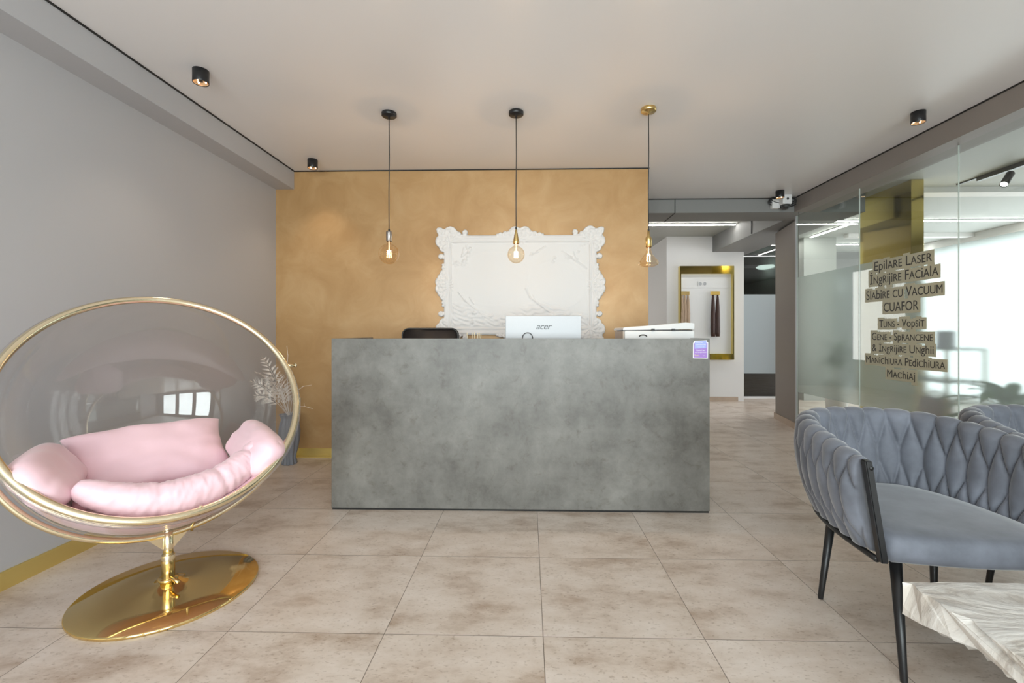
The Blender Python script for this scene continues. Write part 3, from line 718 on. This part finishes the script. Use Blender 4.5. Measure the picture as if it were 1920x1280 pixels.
# cushions
def put_cushion(me, label, Apos, rot, name='cushion', extra=None):
    o = link(name, me, M['pink'], None, True)
    Lm = Matrix.Translation(C) @ BASIS @ Matrix.Translation(Apos) @ rot
    o.matrix_world = Lm
    tag(o, label, 'cushion', 'pink cushions in the bubble chair')
    return o
def sphdir(p):  # rotation that faces pillow thickness (y) along the shell normal at p, z as close to frame-up
    y = -Vector(p).normalized(); z = Vector((0, 1, 0)); z = (z - y * z.dot(y)).normalized(); x = y.cross(z)
    return Matrix(((x.x, y.x, z.x, 0), (x.y, y.y, z.y, 0), (x.z, y.z, z.z, 0), (0, 0, 0, 1)))
p = (-.005, -.115, -.36)
put_cushion(pillow_mesh('back_cushion', .62, .40, .13, 34, 1, .42, .009, 1, bend=-.05), 'large pink rectangular back cushion with pointed corners in the bubble chair', p, sphdir(p) @ Matrix.Rotation(R(2), 4, 'Y'))
p = (-.362, -.190, -.205)
put_cushion(pillow_mesh('side_cushion', .52, .24, .13, 34, .3, .5, .007, 4, corner=.22), 'pink bolster cushion at the left side of the bubble chair', p, sphdir(p) @ Matrix.Rotation(R(36), 4, 'Y'))
p = (.345, -.235, -.16)
put_cushion(pillow_mesh('side_cushion', .50, .22, .15, 34, .3, .5, .008, 9, corner=.22), 'pink bolster cushion at the right side of the bubble chair, nearest the gold wall', p, sphdir(p) @ Matrix.Rotation(R(-48), 4, 'Y'))
# seat: a long quilted roll along the rim joined to a flat pad
seat = thing('cushion', 'long crumpled pink seat cushion along the front rim of the bubble chair', 'cushion', C, 0, 'pink cushions in the bubble chair')
nu, nv = 150, 30; PP = np.zeros((nu, nv, 3))
for i in range(nu):
    u = i / (nu - 1); th = R(-44) + R(104) * u
    w0 = .075 * (math.sin(math.pi * min(1, max(0, u * .98 + .01))) ** .28)
    w0 *= 1 - .06 * math.exp(-((u - .34) / .03) ** 2) - .10 * math.exp(-((u - .62) / .02) ** 2) - .14 * math.exp(-((u - .83) / .02) ** 2)
    c0 = Vector((math.sin(th) * .428, -math.cos(th) * .428, -.075)); rad = Vector((math.sin(th), -math.cos(th), 0)); zz = Vector((0, 0, 1))
    for j in range(nv):
        a = 2 * math.pi * j / nv
        k = noise.fractal(Vector((u * 14, math.cos(a) * 1.2, math.sin(a) * 1.2)), 1, 2, 3)
        k3 = noise.fractal(Vector((u * 45 + 3 * math.cos(a), math.cos(a) * 2, math.sin(a) * 2)), 1, 2, 3); r_ = w0 * (1 + .05 * k + .06 * k3)
        PP[i, j] = MC.to_3x3() @ (c0 + rad * math.cos(a) * r_ * .95 + zz * math.sin(a) * r_ * 1.15)
me = grid_mesh('front_roll', PP, False, True)
bm = bmesh.new(); bm.from_mesh(me); bmesh.ops.holes_fill(bm, edges=[e for e in bm.edges if e.is_boundary]); bmesh.ops.recalc_face_normals(bm, faces=bm.faces); bm.to_mesh(me); bm.free()
link('front_roll', me, M['pink'], seat, True)
nu, nv = 60, 40; PP = np.zeros((nu, nv, 3))
for i in range(nu):          # pad lying in the bottom of the bowl
    th = R(-76 + 138 * i / (nu - 1)); eu = max(0, 1 - abs(2 * i / (nu - 1) - 1) ** 4) ** .5
    for j in range(nv):
        f = 2 * math.pi * j / nv; ps = R(24) - R(28) * math.cos(f); k = noise.fractal(Vector((i * .12, math.cos(f), math.sin(f))), 1, 2, 3)
        th_ = .055 * eu * max(0, math.sin(f)) ** .5 * (1 + .12 * k) if math.sin(f) > 0 else 0
        rr_, zz_ = shell(ps, .010 + th_)
        PP[i, j] = MC.to_3x3() @ Vector((math.sin(th) * rr_, -math.cos(th) * rr_, zz_))
me = grid_mesh('seat_pad', PP, False, True)
bm = bmesh.new(); bm.from_mesh(me); bmesh.ops.recalc_face_normals(bm, faces=bm.faces); bm.to_mesh(me); bm.free()
link('seat_pad', me, M['pink'], seat, True)

# ================================================================== WOVEN VELVET ARMCHAIRS
def build_armchair(label):
    t = thing('armchair', label, 'armchair', (0, 0, 0), 0, 'blue grey woven velvet armchairs')
    # plan path (front left -> back -> front right), chair faces -y
    def plan(s):            # s in 0..1
        Wd, Dp = .285, .30
        ang = math.pi * (1 - s)           # pi .. 0
        # superellipse-ish U
        ex = .62
        cx = math.copysign(abs(math.cos(ang)) ** ex, math.cos(ang)) * Wd
        cy = abs(math.sin(ang)) ** .72 * .56 - .27
        return cx, cy
    # arclength resample
    raw = [Vector((*plan(i / 800), 0)) for i in range(801)]
    L = [0]
    for a_, b_ in zip(raw, raw[1:]): L.append(L[-1] + (b_ - a_).length)
    def at(s):
        s = min(max(s, 0), 1) * L[-1]
        import bisect
        i = min(max(bisect.bisect_left(L, s), 1), 800); f = (s - L[i - 1]) / max(1e-9, L[i] - L[i - 1]); return raw[i - 1].lerp(raw[i], f)
    nl = 20; nu = nl * 16 + 1; nvv = 92
    P_ = np.zeros((nu, nvv, 3))
    Z0 = .415
    for i in range(nu):
        s = i / (nu - 1); p = at(s); q = at(min(1, s + .004)) - at(max(0, s - .004)); q.normalize(); out = Vector((-q.y, q.x, 0))
        if out.dot(p - Vector((0, -.05, 0))) < 0: out = -out
        top = .715 + .075 * math.sin(math.pi * s) ** 1.0
        endt = max(0, min(1, min(s, 1 - s) / .025)) ** .5
        for j in range(nvv):
            tt = 2 * j / (nvv - 1)         # 0 inner bottom, 1 rim, 2 outer bottom
            vv = 1 - abs(tt - 1)
            side = -1 if tt < 1 else 1
            half = .026 * (.75 + .25 * math.sin(math.pi * min(1, vv)))
            K = .94
            if vv < K: f = vv / K; ph = 0
            else: f = 1; ph = (vv - K) / (1 - K) * math.pi / 2
            zl = Z0 + (top - half - Z0) * f
            lean = .052 * vv + .022 * math.sin(math.pi * vv)
            c_ = math.cos(math.pi * (tt - .5)) ** 2
            ul = s * nl + (tt - 1) * .16
            fr = abs(ul - math.floor(ul) - .5); fr2 = abs(ul + .5 - math.floor(ul + .5) - .5)
            d1 = fr / max(.5 * c_, 1e-3); d2 = fr2 / max(.5 * (1 - c_), 1e-3)
            if d1 < 1: b_ = (1 - d1 ** 2) ** .5 * min(1, c_ * 1.9) ** .6
            elif d2 < 1: b_ = (1 - d2 ** 2) ** .5 * min(1, (1 - c_) * 1.9) ** .6
            else: b_ = 0
            rad_ = half + .0225 * b_ * (1 - .5 * math.sin(ph))
            o = side * rad_ * math.cos(ph) * (.25 + .75 * endt) + lean
            pos = Vector((p.x, p.y, 0)) + out * o
            P_[i, j] = (pos.x, pos.y, zl + rad_ * math.sin(ph))
    me = grid_mesh('woven_back', P_)
    bm = bmesh.new(); bm.from_mesh(me)
    bmesh.ops.remove_doubles(bm, verts=bm.verts, dist=1e-6)
    bmesh.ops.holes_fill(bm, edges=[e for e in bm.edges if e.is_boundary], sides=0)
    bmesh.ops.recalc_face_normals(bm, faces=bm.faces); bm.to_mesh(me); bm.free()
    wb = link('woven_back', me, M['velvet'], t, True)
    # seat pad
    seatp = []
    for k in range(65):
        q = at(.015 + .97 * k / 64); seatp.append((q.x * .965, q.y - .005))
    fr_ = [(x, -.30 - .022 * math.cos(x / .275 * math.pi / 2)) for x in np.linspace(.272, -.272, 24)]
    outl = seatp + [(float(x), float(y)) for x, y in fr_]
    bm = bmesh.new(); poly = outl; levels = [(.395, .985), (.402, 1.0), (.44, 1.012), (.462, 1.0), (.475, .97), (.482, .90), (.486, .7), (.488, .35)]
    rings = []
    for z, sc in levels: rings.append([bm.verts.new((x * sc, (y + .03) * sc - .03, z)) for x, y in poly])
    for A, Q in zip(rings, rings[1:]):
        for k in range(len(poly)): k2 = (k + 1) % len(poly); bm.faces.new((A[k], A[k2], Q[k2], Q[k]))
    bm.faces.new(rings[0][::-1]); bm.faces.new(rings[-1])
    obj('seat', bm, M['velvet'], t, True)
    # front posts of the arms (flat bars) and the lower rail
    for sx in (-1, 1):
        bm = bmesh.new()
        p0 = Vector((sx * .296, -.300, .395)); p1 = Vector((sx * .341, -.292, .722))
        w_, d_ = .011, .013
        vs = []
        for p in (p0, p1):
            for dx, dy in ((-w_, -d_), (w_, -d_), (w_, d_), (-w_, d_)): vs.append(bm.verts.new((p.x + dx, p.y + dy, p.z)))
        for f in ((0, 3, 2, 1), (4, 5, 6, 7), (0, 1, 5, 4), (1, 2, 6, 5), (2, 3, 7, 6), (3, 0, 4, 7)): bm.faces.new([vs[i] for i in f])
        bmesh.ops.bevel(bm, geom=list(bm.edges), offset=.003, segments=2, affect='EDGES')
        obj('arm_post', bm, M['black'], t)
    rail = [];
    for k in range(61):
        q = at(k / 60); q2 = Vector((q.x, q.y, 0)); dd = (q2 - Vector((0, -.02, 0))).normalized(); rail.append((q.x + dd.x * .025, q.y + dd.y * .025, .397))
    bm = bmesh.new(); tube(bm, rail, .010, 10); obj('lower_rail', bm, M['black'], t, True)
    rail = []
    for k in range(61):
        s = k / 60; q = at(s); dd = (q - Vector((0, -.05, 0))).normalized(); top = .715 + .075 * math.sin(math.pi * s); rail.append((q.x + dd.x * .062, q.y + dd.y * .062, top - .016))
    bm = bmesh.new(); tube(bm, rail, .007, 8); obj('upper_rail', bm, M['black'], t, True)
    for s in (.30, .5, .70):
        q = at(s); dd = (q - Vector((0, -.05, 0))).normalized(); top = .715 + .075 * math.sin(math.pi * s)
        bm = bmesh.new(); tube(bm, [(q.x + dd.x * .02, q.y + dd.y * .02, .40), (q.x + dd.x * .085 * .8, q.y + dd.y * .068, top - .02)], .007, 8); obj('back_upright', bm, M['black'], t, True)
    bm = bmesh.new(); box(bm, (-.2, -.24, .375), (.2, .2, .394)); obj('under_frame', bm, M['black'], t)
    for x0, y0, x1, y1 in ((-.215, -.235, -.222, -.285), (.215, -.235, .222, -.285), (-.195, .15, -.225, .185), (.195, .15, .225, .185)):
        bm = bmesh.new(); tube(bm, [(x0, y0, .394), (x1, y1, .006), (x1, y1, 0)], [.0185, .0105, .010], 18); obj('leg', bm, M['black'], t, True)
    return t
def copy_tree(o, parent=None):
    c = o.copy(); COL.objects.link(c)
    if parent is not None: c.parent = parent
    for ch in [x for x in bpy.data.objects if x.parent == o]: copy_tree(ch, c)
    return c
ch1 = build_armchair('blue-grey woven velvet armchair nearest the camera, beside the marble table corner')
ch1.location = (1.462, 1.775, 0); ch1.rotation_euler = (0, 0, R(-4))
ch2 = copy_tree(ch1); ch2['label'] = 'blue-grey woven velvet armchair cut by the right edge, behind the nearer armchair'
ch2.location = (2.245, 1.86, 0); ch2.rotation_euler = (0, 0, R(-9))

# ================================================================== MARBLE TABLE
t = thing('marble_table', 'thick beige rough-edged marble slab table in the lower right corner', 'table', (1.72, .93, 0))
bm = bmesh.new(); NX, NY, NZ = 70, 48, 8
X0, X1, Y0, Y1, Z0, Z1 = -.64, .64, -.41, .41, .325, .42
bmesh.ops.create_cube(bm, size=1)
for v in bm.verts: v.co = Vector((v.co.x * (X1 - X0), v.co.y * (Y1 - Y0), v.co.z * (Z1 - Z0))) + Vector((0, 0, (Z0 + Z1) / 2))
bmesh.ops.subdivide_edges(bm, edges=[e for e in bm.edges], cuts=1)
for _ in range(5):
    es = [e for e in bm.edges if e.calc_length() > .022]
    if es: bmesh.ops.subdivide_edges(bm, edges=es, cuts=1, use_grid_fill=True)
for v in bm.verts:
    x, y, z = v.co
    ex = min(abs(x - X0), abs(x - X1)); ey = min(abs(y - Y0), abs(y - Y1)); ez = min(z - Z0, Z1 - z)
    edge = min(ex, ey)
    n1 = noise.fractal(Vector((x * 9 + y * 5, y * 11, z * 14)), .9, 2, 5); n3 = abs(noise.fractal(Vector((y * 6 + z * 9, z * 5, 3.1)), .8, 2, 4)); n2 = noise.fractal(Vector((x * 26, y * 30 + x * 8, z * 24)), .8, 2, 4)
    amp = .022 if edge < .004 else .003
    d = Vector((0, 0, 0))
    if ex < .002 and y < Y1 - .01: d.x -= math.copysign(1, x) * (n3 * .055 + abs(n2) * .008 + .006 * (ez < .004))
    if ey < .002: d.y += math.copysign(1, y) * (n1 * .004 + n2 * .002)
    if Z1 - z < .001: d.z += min(0, n1 * .004 + n2 * .0012 - .0005 - (.006 if edge < .012 else 0) * max(0, n1 + .5))
    if z - Z0 < .001 and edge < .05: d.z += max(0, n1 * .03 + .004)
    v.co += d
obj('slab', bm, M['marble'], t, False)
bm = bmesh.new(); box(bm, (-.30, -.22, 0), (.42, .22, .327), .01); obj('plinth', bm, M['marble'], t)

# ================================================================== VASE WITH DRIED FERNS
VX, VY = -2.085, 3.90
t = thing('floor_vase', 'ribbed grey ceramic vase on the floor by the gold wall', 'vase', (VX, VY, 0))
fl = lambda a, z: .86 + .07 * math.cos(10 * a + 2.0 * z)
bm = bmesh.new(); lathe(bm, [(0, 0), (.066, 0), (.070, .008), (.060, .05), (.062, .085), (.078, .14), (.092, .22), (.095, .28), (.085, .35), (.068, .39), (.075, .42), (.092, .435), (.088, .435), (.065, .39), (.07, .34), (0, .33)], 100, f=fl)
obj('body', bm, M['vase'], t, True)
def fern(base, tip, bend, L_, name, label, seed):
    rnd = random.Random(seed); base, tip = Vector(base), Vector(tip)
    t = thing('dried_fern', label, 'dried plant', base, 0, 'dried fern fronds in the grey vase')
    mid = (base + tip) / 2 + Vector(bend); n_ = 26
    P3 = [((1 - k / n_) ** 2) * base + 2 * (1 - k / n_) * (k / n_) * mid + (k / n_) ** 2 * tip - base for k in range(n_ + 1)]
    bm = bmesh.new(); tube(bm, P3, [.0022 * (1 - .6 * k / n_) for k in range(n_ + 1)], 5); obj('stem', bm, M['fern'], t)
    bm = bmesh.new(); side0 = Vector((rnd.uniform(-1, 1), rnd.uniform(-.6, .6), rnd.uniform(-.3, .3)))
    for k in range(8, n_, 2):
        tg = (P3[k + 1] - P3[k - 1]).normalized(); sd = (side0 - tg * side0.dot(tg)).normalized(); nn_ = tg.cross(sd)
        f = (k - 8) / (n_ - 8); ln = L_ * math.sin(math.pi * (.15 + .85 * f)) ** .7 * (1.05 - .4 * f) + .006
        for s in (-1, 1):
            dirv = (sd * s + tg * rnd.uniform(.4, .8) + nn_ * rnd.uniform(-.45, .45)).normalized(); m_ = 7
            for q in range(1, m_ + 1):
                o_ = P3[k] + dirv * ln * q / m_; wl = ln * .27 * (1 - .7 * q / m_) + .002
                for s2 in (-1, 1):
                    lat = (nn_ * .25 + tg * .8 + dirv.cross(nn_) * .0).normalized() * s2
                    a_, b_, c_ = o_, o_ + lat * wl + dirv * wl * .6, o_ + dirv * wl * .55
                    hgt_ = nn_ * .0006
                    vs = [bm.verts.new(a_ - hgt_), bm.verts.new(b_), bm.verts.new(c_ + hgt_)]; bm.faces.new(vs)
    obj('leaflets', bm, M['fern'], t)
b0 = (VX, VY, .40)
FL = 'pale dried fern frond in the grey vase, '
for k, (tp, bd, ln, lb) in enumerate([((-2.22, 3.72, .94), (0, 0, .12), .07, 'the tallest one'), ((-2.27, 3.70, .82), (.0, 0, .16), .07, 'arching left below the tallest'), ((-2.29, 3.66, .74), (0, -.02, .16), .075, 'hanging farthest to the left'),
        ((-2.16, 3.64, .80), (0, 0, .14), .07, 'upright in the middle'), ((-2.10, 3.62, .74), (0, -.02, .14), .07, 'leaning toward the camera'), ((-2.22, 3.60, .62), (0, -.05, .18), .08, 'drooping low over the pink cushion'),
        ((-2.04, 3.66, .68), (.02, -.02, .16), .07, 'nearest the gold rim'), ((-2.15, 3.85, .78), (0, 0, .08), .07, 'standing closest to the wall')]):
    fern(b0, tp, bd, ln, 'fern', FL + lb, k)
def twig(pts_, label):
    t = thing('dry_twig', label, 'twig', b0, 0, 'thin dry twigs in the grey vase')
    bm = bmesh.new(); P3 = [Vector(p_) - Vector(b0) for p_ in pts_]; tube(bm, P3, [.0022 - .0014 * k / len(P3) for k in range(len(P3))], 5)
    for k in range(1, len(P3) - 1):
        dd = Vector((random.uniform(-.02, .03), random.uniform(-.02, .02), random.uniform(0, .03))); tube(bm, [P3[k], P3[k] + dd], .0008, 4)
    obj('branch', bm, M['fern'], t)
twig([b0, (-2.04, 3.85, .55), (-1.98, 3.8, .64), (-1.90, 3.78, .69), (-1.83, 3.78, .70)], 'thin dry twig arching right in front of the gold wall, the upper one')
twig([b0, (-2.02, 3.84, .48), (-1.96, 3.8, .515), (-1.89, 3.78, .52), (-1.82, 3.78, .50)], 'thin dry twig pointing right in front of the gold wall, the lower one')
twig([b0, (-2.08, 3.85, .8), (-2.06, 3.83, .95), (-2.07, 3.83, 1.03)], 'thin dry twig standing straight up beside the gold pin')

# ================================================================== CORRIDOR OBJECTS
t = thing('gold_frame', 'tall gold-framed niche on the white corridor wall', 'frame', (2.94, 7.68, 0))
x0, x1, z0, z1 = -.43, .46, .70, 2.255; dp = -.09; w2 = .05
def rail_(a, b): return B((a[0], dp, a[1]), (b[0], 0, b[1]), .002)
obj('frame_top', B((x0, dp, z1 - .13), (x1, -.001, z1)), M['goldm'], t); obj('frame_bottom', B((x0, dp, z0), (x1, -.001, z0 + .10)), M['goldm'], t)
obj('frame_side', B((x0, dp, z0 + .10), (x0 + .022, -.001, z1 - .13)), M['goldm'], t); obj('frame_side', B((x1 - .022, dp, z0 + .10), (x1, -.001, z1 - .13)), M['goldm'], t)
obj('back_board', B((x0 + .023, -.02, z0 + .1), (x1 - .023, -.003, z1 - .13)), M['plastic'], t)
obj('cable_channel', B((x0 + .023, -.032, 1.90), (x1 - .023, -.0205, 1.925)), M['plastic'], t)
s = thing('wall_socket', 'white double socket inside the gold-framed niche', 'socket', (2.90, 7.658, 1.965))
obj('plate', B((-.075, -.012, -.04), (.075, 0, .04), .003), M['plastic'], s)
for x in (-.037, .037):
    bm = bmesh.new(); lathe(bm, [(.026, 0), (.028, .004), (.026, .004), (.02, .001), (0, .001)], 24); me = bpy.data.meshes.new('outlet'); bm.to_mesh(me); bm.free(); xf(me, Matrix.Translation((x, -.0125, 0)) @ Matrix.Rotation(R(90), 4, 'X')); link('outlet', me, M['silver'], s, True)
def hair(xc, zt, zb, mat, label, n_=2):
    t = thing('hair_extension', label, 'hair extension', (xc, 7.63, zt), 0, 'hair extensions hanging in the gold-framed niche')
    obj('clip_bar', B((-.075, -.02, -.015), (.075, .003, .05), .003), M['brass'], t)
    for k in range(n_):
        x = (k - (n_ - 1) / 2) * (.075 if n_ == 2 else .05)
        bm = bmesh.new(); lathe(bm, [(0, 0), (.012, 0), (.02, -.08), (.032, -.3), (.034, -(zt - zb) * .9), (.028, -(zt - zb)), (0, -(zt - zb))], 36, (x, -.02, -.016), f=lambda a, z: 1 + .12 * math.cos(9 * a + z * 3))
        obj('hair_strand', bm, mat, t, True)
hair(3.10, 1.79, 1.10, M['hairb'], 'dark brown hair extension pair hanging in the gold-framed niche')
hair(2.60, 1.79, 1.0, M['hairl'], 'blonde hair extension pair hanging at the left of the niche', 3)

# security camera with coiled cable
t = thing('security_camera', 'small white security camera with black coiled cable under the corner spotlight', 'camera', (2.78, 5.078, 2.56))
obj('junction_box', B((-.115, -.05, -.055), (-.03, 0, .045), .006), M['plastic'], t)
obj('camera_body', B((-.045, -.13, -.03), (.055, -.05, .08), .014), M['plastic'], t)
bm = bmesh.new(); lathe(bm, [(0, .0), (.012, .0), (.012, .004), (0, .005)], 20); me = bpy.data.meshes.new('camera_lens'); bm.to_mesh(me); bm.free(); xf(me, Matrix.Translation((.005, -.131, .025)) @ Matrix.Rotation(R(90), 4, 'X')); link('camera_lens', me, M['dark'], t, True)
bm = bmesh.new(); lathe(bm, [(0, -.035), (.03, -.03), (.045, -.005), (.045, .012), (0, .012)], 24, (.005, -.09, -.045)); obj('camera_base', bm, M['dark'], t, True)
bm = bmesh.new()
for q in range(3):
    tube(bm, [(.01 + (.155 - .012 * q) * math.cos(a), -.03 - .008 * q, .02 + (.06 - .008 * q) * math.sin(a) + .012 * q) for a in [2 * math.pi * k / 48 for k in range(48)]], .006, 8, True)
tube(bm, [(.16, -.02, .0), (.19, -.01, -.06), (.195, -.01, -.14)], .0025, 6); obj('coiled_cable', bm, M['dark'], t, True)

# ================================================================== LETTERING ON THE GLASS
LN = [('Epilare Laser', 4.076, 1.728, 3.505, 1.712, .105), ('İngrijire Faciala', 4.126, 1.618, 3.450, 1.592, .105), ('Slabire cu Vacuum', 4.17, 1.478, 3.417, 1.466, .105), ('CUAFOR', 3.968, 1.352, 3.622, 1.358, .10),
      ('Tuns - Vopsit', 4.021, 1.217, 3.57, 1.217, .083), ('Gene - Sprancene', 4.101, 1.106, 3.496, 1.107, .083), ('& İngrijire Unghii', 4.101, 1.005, 3.491, 1.010, .083), ('Manichiura Pedichiura', 4.17, .905, 3.395, .900, .083), ('Machiaj', 3.933, .795, 3.656, .795, .083)]
for k, (txt, ya, za, yb, zb, size) in enumerate(LN):
    t = thing('glass_lettering', 'sticker line reading "%s" on the glass partition' % txt, 'lettering', (XR - .0005 - .0016 * (k % 2), (ya + yb) / 2, (za + zb) / 2))
    me = text_mesh(txt, size * 1.1, small=.8, extrude=.0004, bold=0)
    if not len(me.vertices): continue
    co = np.array([v.co[:] for v in me.vertices]); wx = co[:, 0].max() - co[:, 0].min(); scx = (ya - yb) / wx; cxx = (co[:, 0].max() + co[:, 0].min()) / 2
    # text x -> -Y (to the right seen from the room), text y -> Z, faces -X
    mat = Matrix.Translation((-.0022, 0, -.5 * size * .68)) @ Matrix(((0, 0, -1, 0), (-1, 0, 0, 0), (0, 1, 0, 0), (0, 0, 0, 1))) @ Matrix.Diagonal((scx, 1, 1, 1)) @ Matrix.Translation((-cxx, 0, 0))
    # backing: rectangles around every letter column
    bm = bmesh.new(); pad = .021
    xs_ = np.linspace(co[:, 0].min(), co[:, 0].max(), max(6, int(len(txt) * 1.4)))
    cols = []
    for a_, b_ in zip(xs_, xs_[1:]):
        m_ = (co[:, 0] >= a_ - .008) & (co[:, 0] <= b_ + .008)
        if m_.any(): lo, hi = co[m_, 1].min(), co[m_, 1].max()
        else: lo, hi = .012, size * .35
        cols.append([a_, b_, lo - pad, max(hi, size * .3) + pad])
    cols[0][0] -= pad; cols[-1][1] += pad
    top = []; bot = []
    for a_, b_, lo, hi in cols: top += [(a_, hi), (b_, hi)]; bot += [(a_, lo), (b_, lo)]
    for (a_, b_, lo, hi) in cols:
        vv = [bm.verts.new((x, y, z)) for z in (0, .0012) for x, y in ((a_, lo), (b_, lo), (b_, hi), (a_, hi))]
        for f in ((0, 1, 2, 3), (4, 5, 6, 7), (0, 1, 5, 4), (1, 2, 6, 5), (2, 3, 7, 6), (3, 0, 4, 7)): bm.faces.new([vv[i] for i in f])
    bmesh.ops.recalc_face_normals(bm, faces=bm.faces)
    mb = bpy.data.meshes.new('backing'); bm.to_mesh(mb); bm.free()
    xf(mb, Matrix.Translation((.0020, 0, 0)) @ mat); link('backing', mb, M['sticker'], t)
    xf(me, mat); link('letters', me, M['ink'], t)

# ================================================================== SIDE ROOM BEHIND THE GLASS
t = thing('gold_column', 'square gold mirror-clad column behind the glass partition', 'column', (4.03, 4.88, 0))
obj('cladding', B((0, 0, 0), (.13, .76, ZS - .001), .002), M['goldm'], t)
obj('plinth', B((-.012, -.012, 0), (.142, .772, .16), .002), M['goldm'], t)
t = thing('display_rack', 'gold-legged display rack with black shelves behind the lettered glass', 'shelf', (3.80, 4.22, 0))
for x in (0, .34):
    for y in (0, .62): obj('post', B((x - .011, y - .011, 0), (x + .011, y + .011, 1.0)), M['brass'], t)
for z in (.25, .68, .98): obj('shelf_board', B((-.012, -.012, z), (.352, .632, z + .02)), M['dark'], t)
t = thing('striped_box', 'purple and white striped box on the display rack behind the glass', 'box', (3.84, 4.27, 1.0005))
obj('carton', B((-.05, -.04, 0), (.05, .05, .16), .002), M['purple'], t)
for k in range(6): obj('stripe', B((-.051, -.042, .015 + k * .024), (.04, -.0405, .026 + k * .024)), M['pale'], t)
t = thing('handbag', 'mauve bag on the lower shelf of the display rack', 'bag', (3.95, 4.5, .2705))
me = pillow_mesh('bag_body', .3, .25, .16, 20); xf(me, Matrix.Translation((0, 0, .125)) @ Matrix.Rotation(R(90), 4, 'Z')); link('bag_body', me, M['rug'], t, True)
bm = bmesh.new(); tube(bm, [(0, .09 * math.cos(a), .22 + .09 * math.sin(a)) for a in [math.pi * k / 14 for k in range(15)]], .007, 8); obj('handle', bm, M['rug'], t, True)
def plant(loc, label, h_, n_, ln, mat, seed, droop=.5, pot=(.13, .26)):
    rnd = random.Random(seed)
    t = thing('potted_plant', label, 'plant', loc)
    bm = bmesh.new(); r_, ph = pot; lathe(bm, [(0, 0), (r_ * .75, 0), (r_, ph), (r_ * .93, ph), (r_ * .9, ph - .03), (0, ph - .03)], 32); obj('pot', bm, M['plastic'], t, True)
    bm = bmesh.new(); tube(bm, [(0, 0, ph - .03), (.01, 0, h_ * .6), (0, 0.01, h_ * .85)], .012, 8); obj('stem', bm, M['twig'], t, True)
    bm = bmesh.new()
    for k in range(n_):
        a = k * 2.4 + rnd.random() * .5; el = rnd.uniform(.1, 1.1); z_ = h_ * rnd.uniform(.55, .85); st_ = Vector((0, 0, z_)); d_ = Vector((math.cos(a) * math.cos(el), math.sin(a) * math.cos(el), math.sin(el))); l_ = ln * rnd.uniform(.7, 1.1)
        sd = Vector((-math.sin(a), math.cos(a), 0)); prev = None; m_ = 8
        for q in range(m_ + 1):
            f = q / m_; c_ = st_ + d_ * l_ * f - Vector((0, 0, droop * l_ * f * f)); wd = l_ * .13 * math.sin(math.pi * min(1, f * .97 + .03)) + .002
            cur = [bm.verts.new(c_ - sd * wd), bm.verts.new(c_ + Vector((0, 0, -.008))), bm.verts.new(c_ + sd * wd)]
            if prev: bm.faces.new((prev[0], prev[1], cur[1], cur[0])); bm.faces.new((prev[1], prev[2], cur[2], cur[1]))
            prev = cur
    obj('leaves', bm, mat, t, True)
plant((3.62, 3.50, 0), 'green leafy potted plant behind the glass at the right edge', .80, 30, .46, M['leafg'], 2, .45, (.15, .22))
plant((4.17, 6.25, 0), 'tall slender plant in a white pot behind the left glass pane', 1.15, 34, .34, M['leafd'], 5, .4, (.15, .5))
t = thing('side_table', 'white side table with thin gold legs behind the left glass pane', 'side table', (4.5, 5.6, 0))
bm = bmesh.new(); lathe(bm, [(0, .50), (.24, .50), (.24, .52), (0, .52)], 40); obj('table_top', bm, M['plastic'], t, False)
for a in range(4):
    x, y = .17 * math.cos(a * math.pi / 2 + .5), .17 * math.sin(a * math.pi / 2 + .5)
    bm = bmesh.new(); tube(bm, [(x, y, 0), (x * .8, y * .8, .5)], .009, 8); obj('leg', bm, M['brass'], t)
t = thing('round_wall_mirror', 'round silver-rimmed mirror on the far wall behind the gold column', 'mirror', (5.75, 9.19, 2.1))
bm = bmesh.new(); tube(bm, [(.42 * math.cos(a), -.02, .42 * math.sin(a)) for a in [2 * math.pi * k / 64 for k in range(64)]], .018, 8, True); obj('mirror_rim', bm, M['silver'], t, True)
bm = bmesh.new(); lathe(bm, [(0, 0), (.41, 0), (.41, .01), (0, .01)], 64); me = bpy.data.meshes.new('mirror_glass'); bm.to_mesh(me); bm.free(); xf(me, Matrix.Rotation(R(90), 4, 'X')); link('mirror_glass', me, pmat('mirror_silver', (.8, .8, .8), .03, 1), t)
# lamp in the dark room behind the smoked door
t = thing('ceiling_lamp', 'white oval ceiling lamp glowing behind the smoked glass door', 'ceiling light', (4.62, 8.9, 2.42))
bm = bmesh.new(); lathe(bm, [(0, .03), (.16, .03), (.2, 0), (.16, -.03), (0, -.03)], 32); obj('shade', bm, M['led'], t, True)
bm = bmesh.new(); tube(bm, [(0, 0, .03), (0, 0, ZS - 2.42)], .006, 8); obj('rod', bm, M['dark'], t)
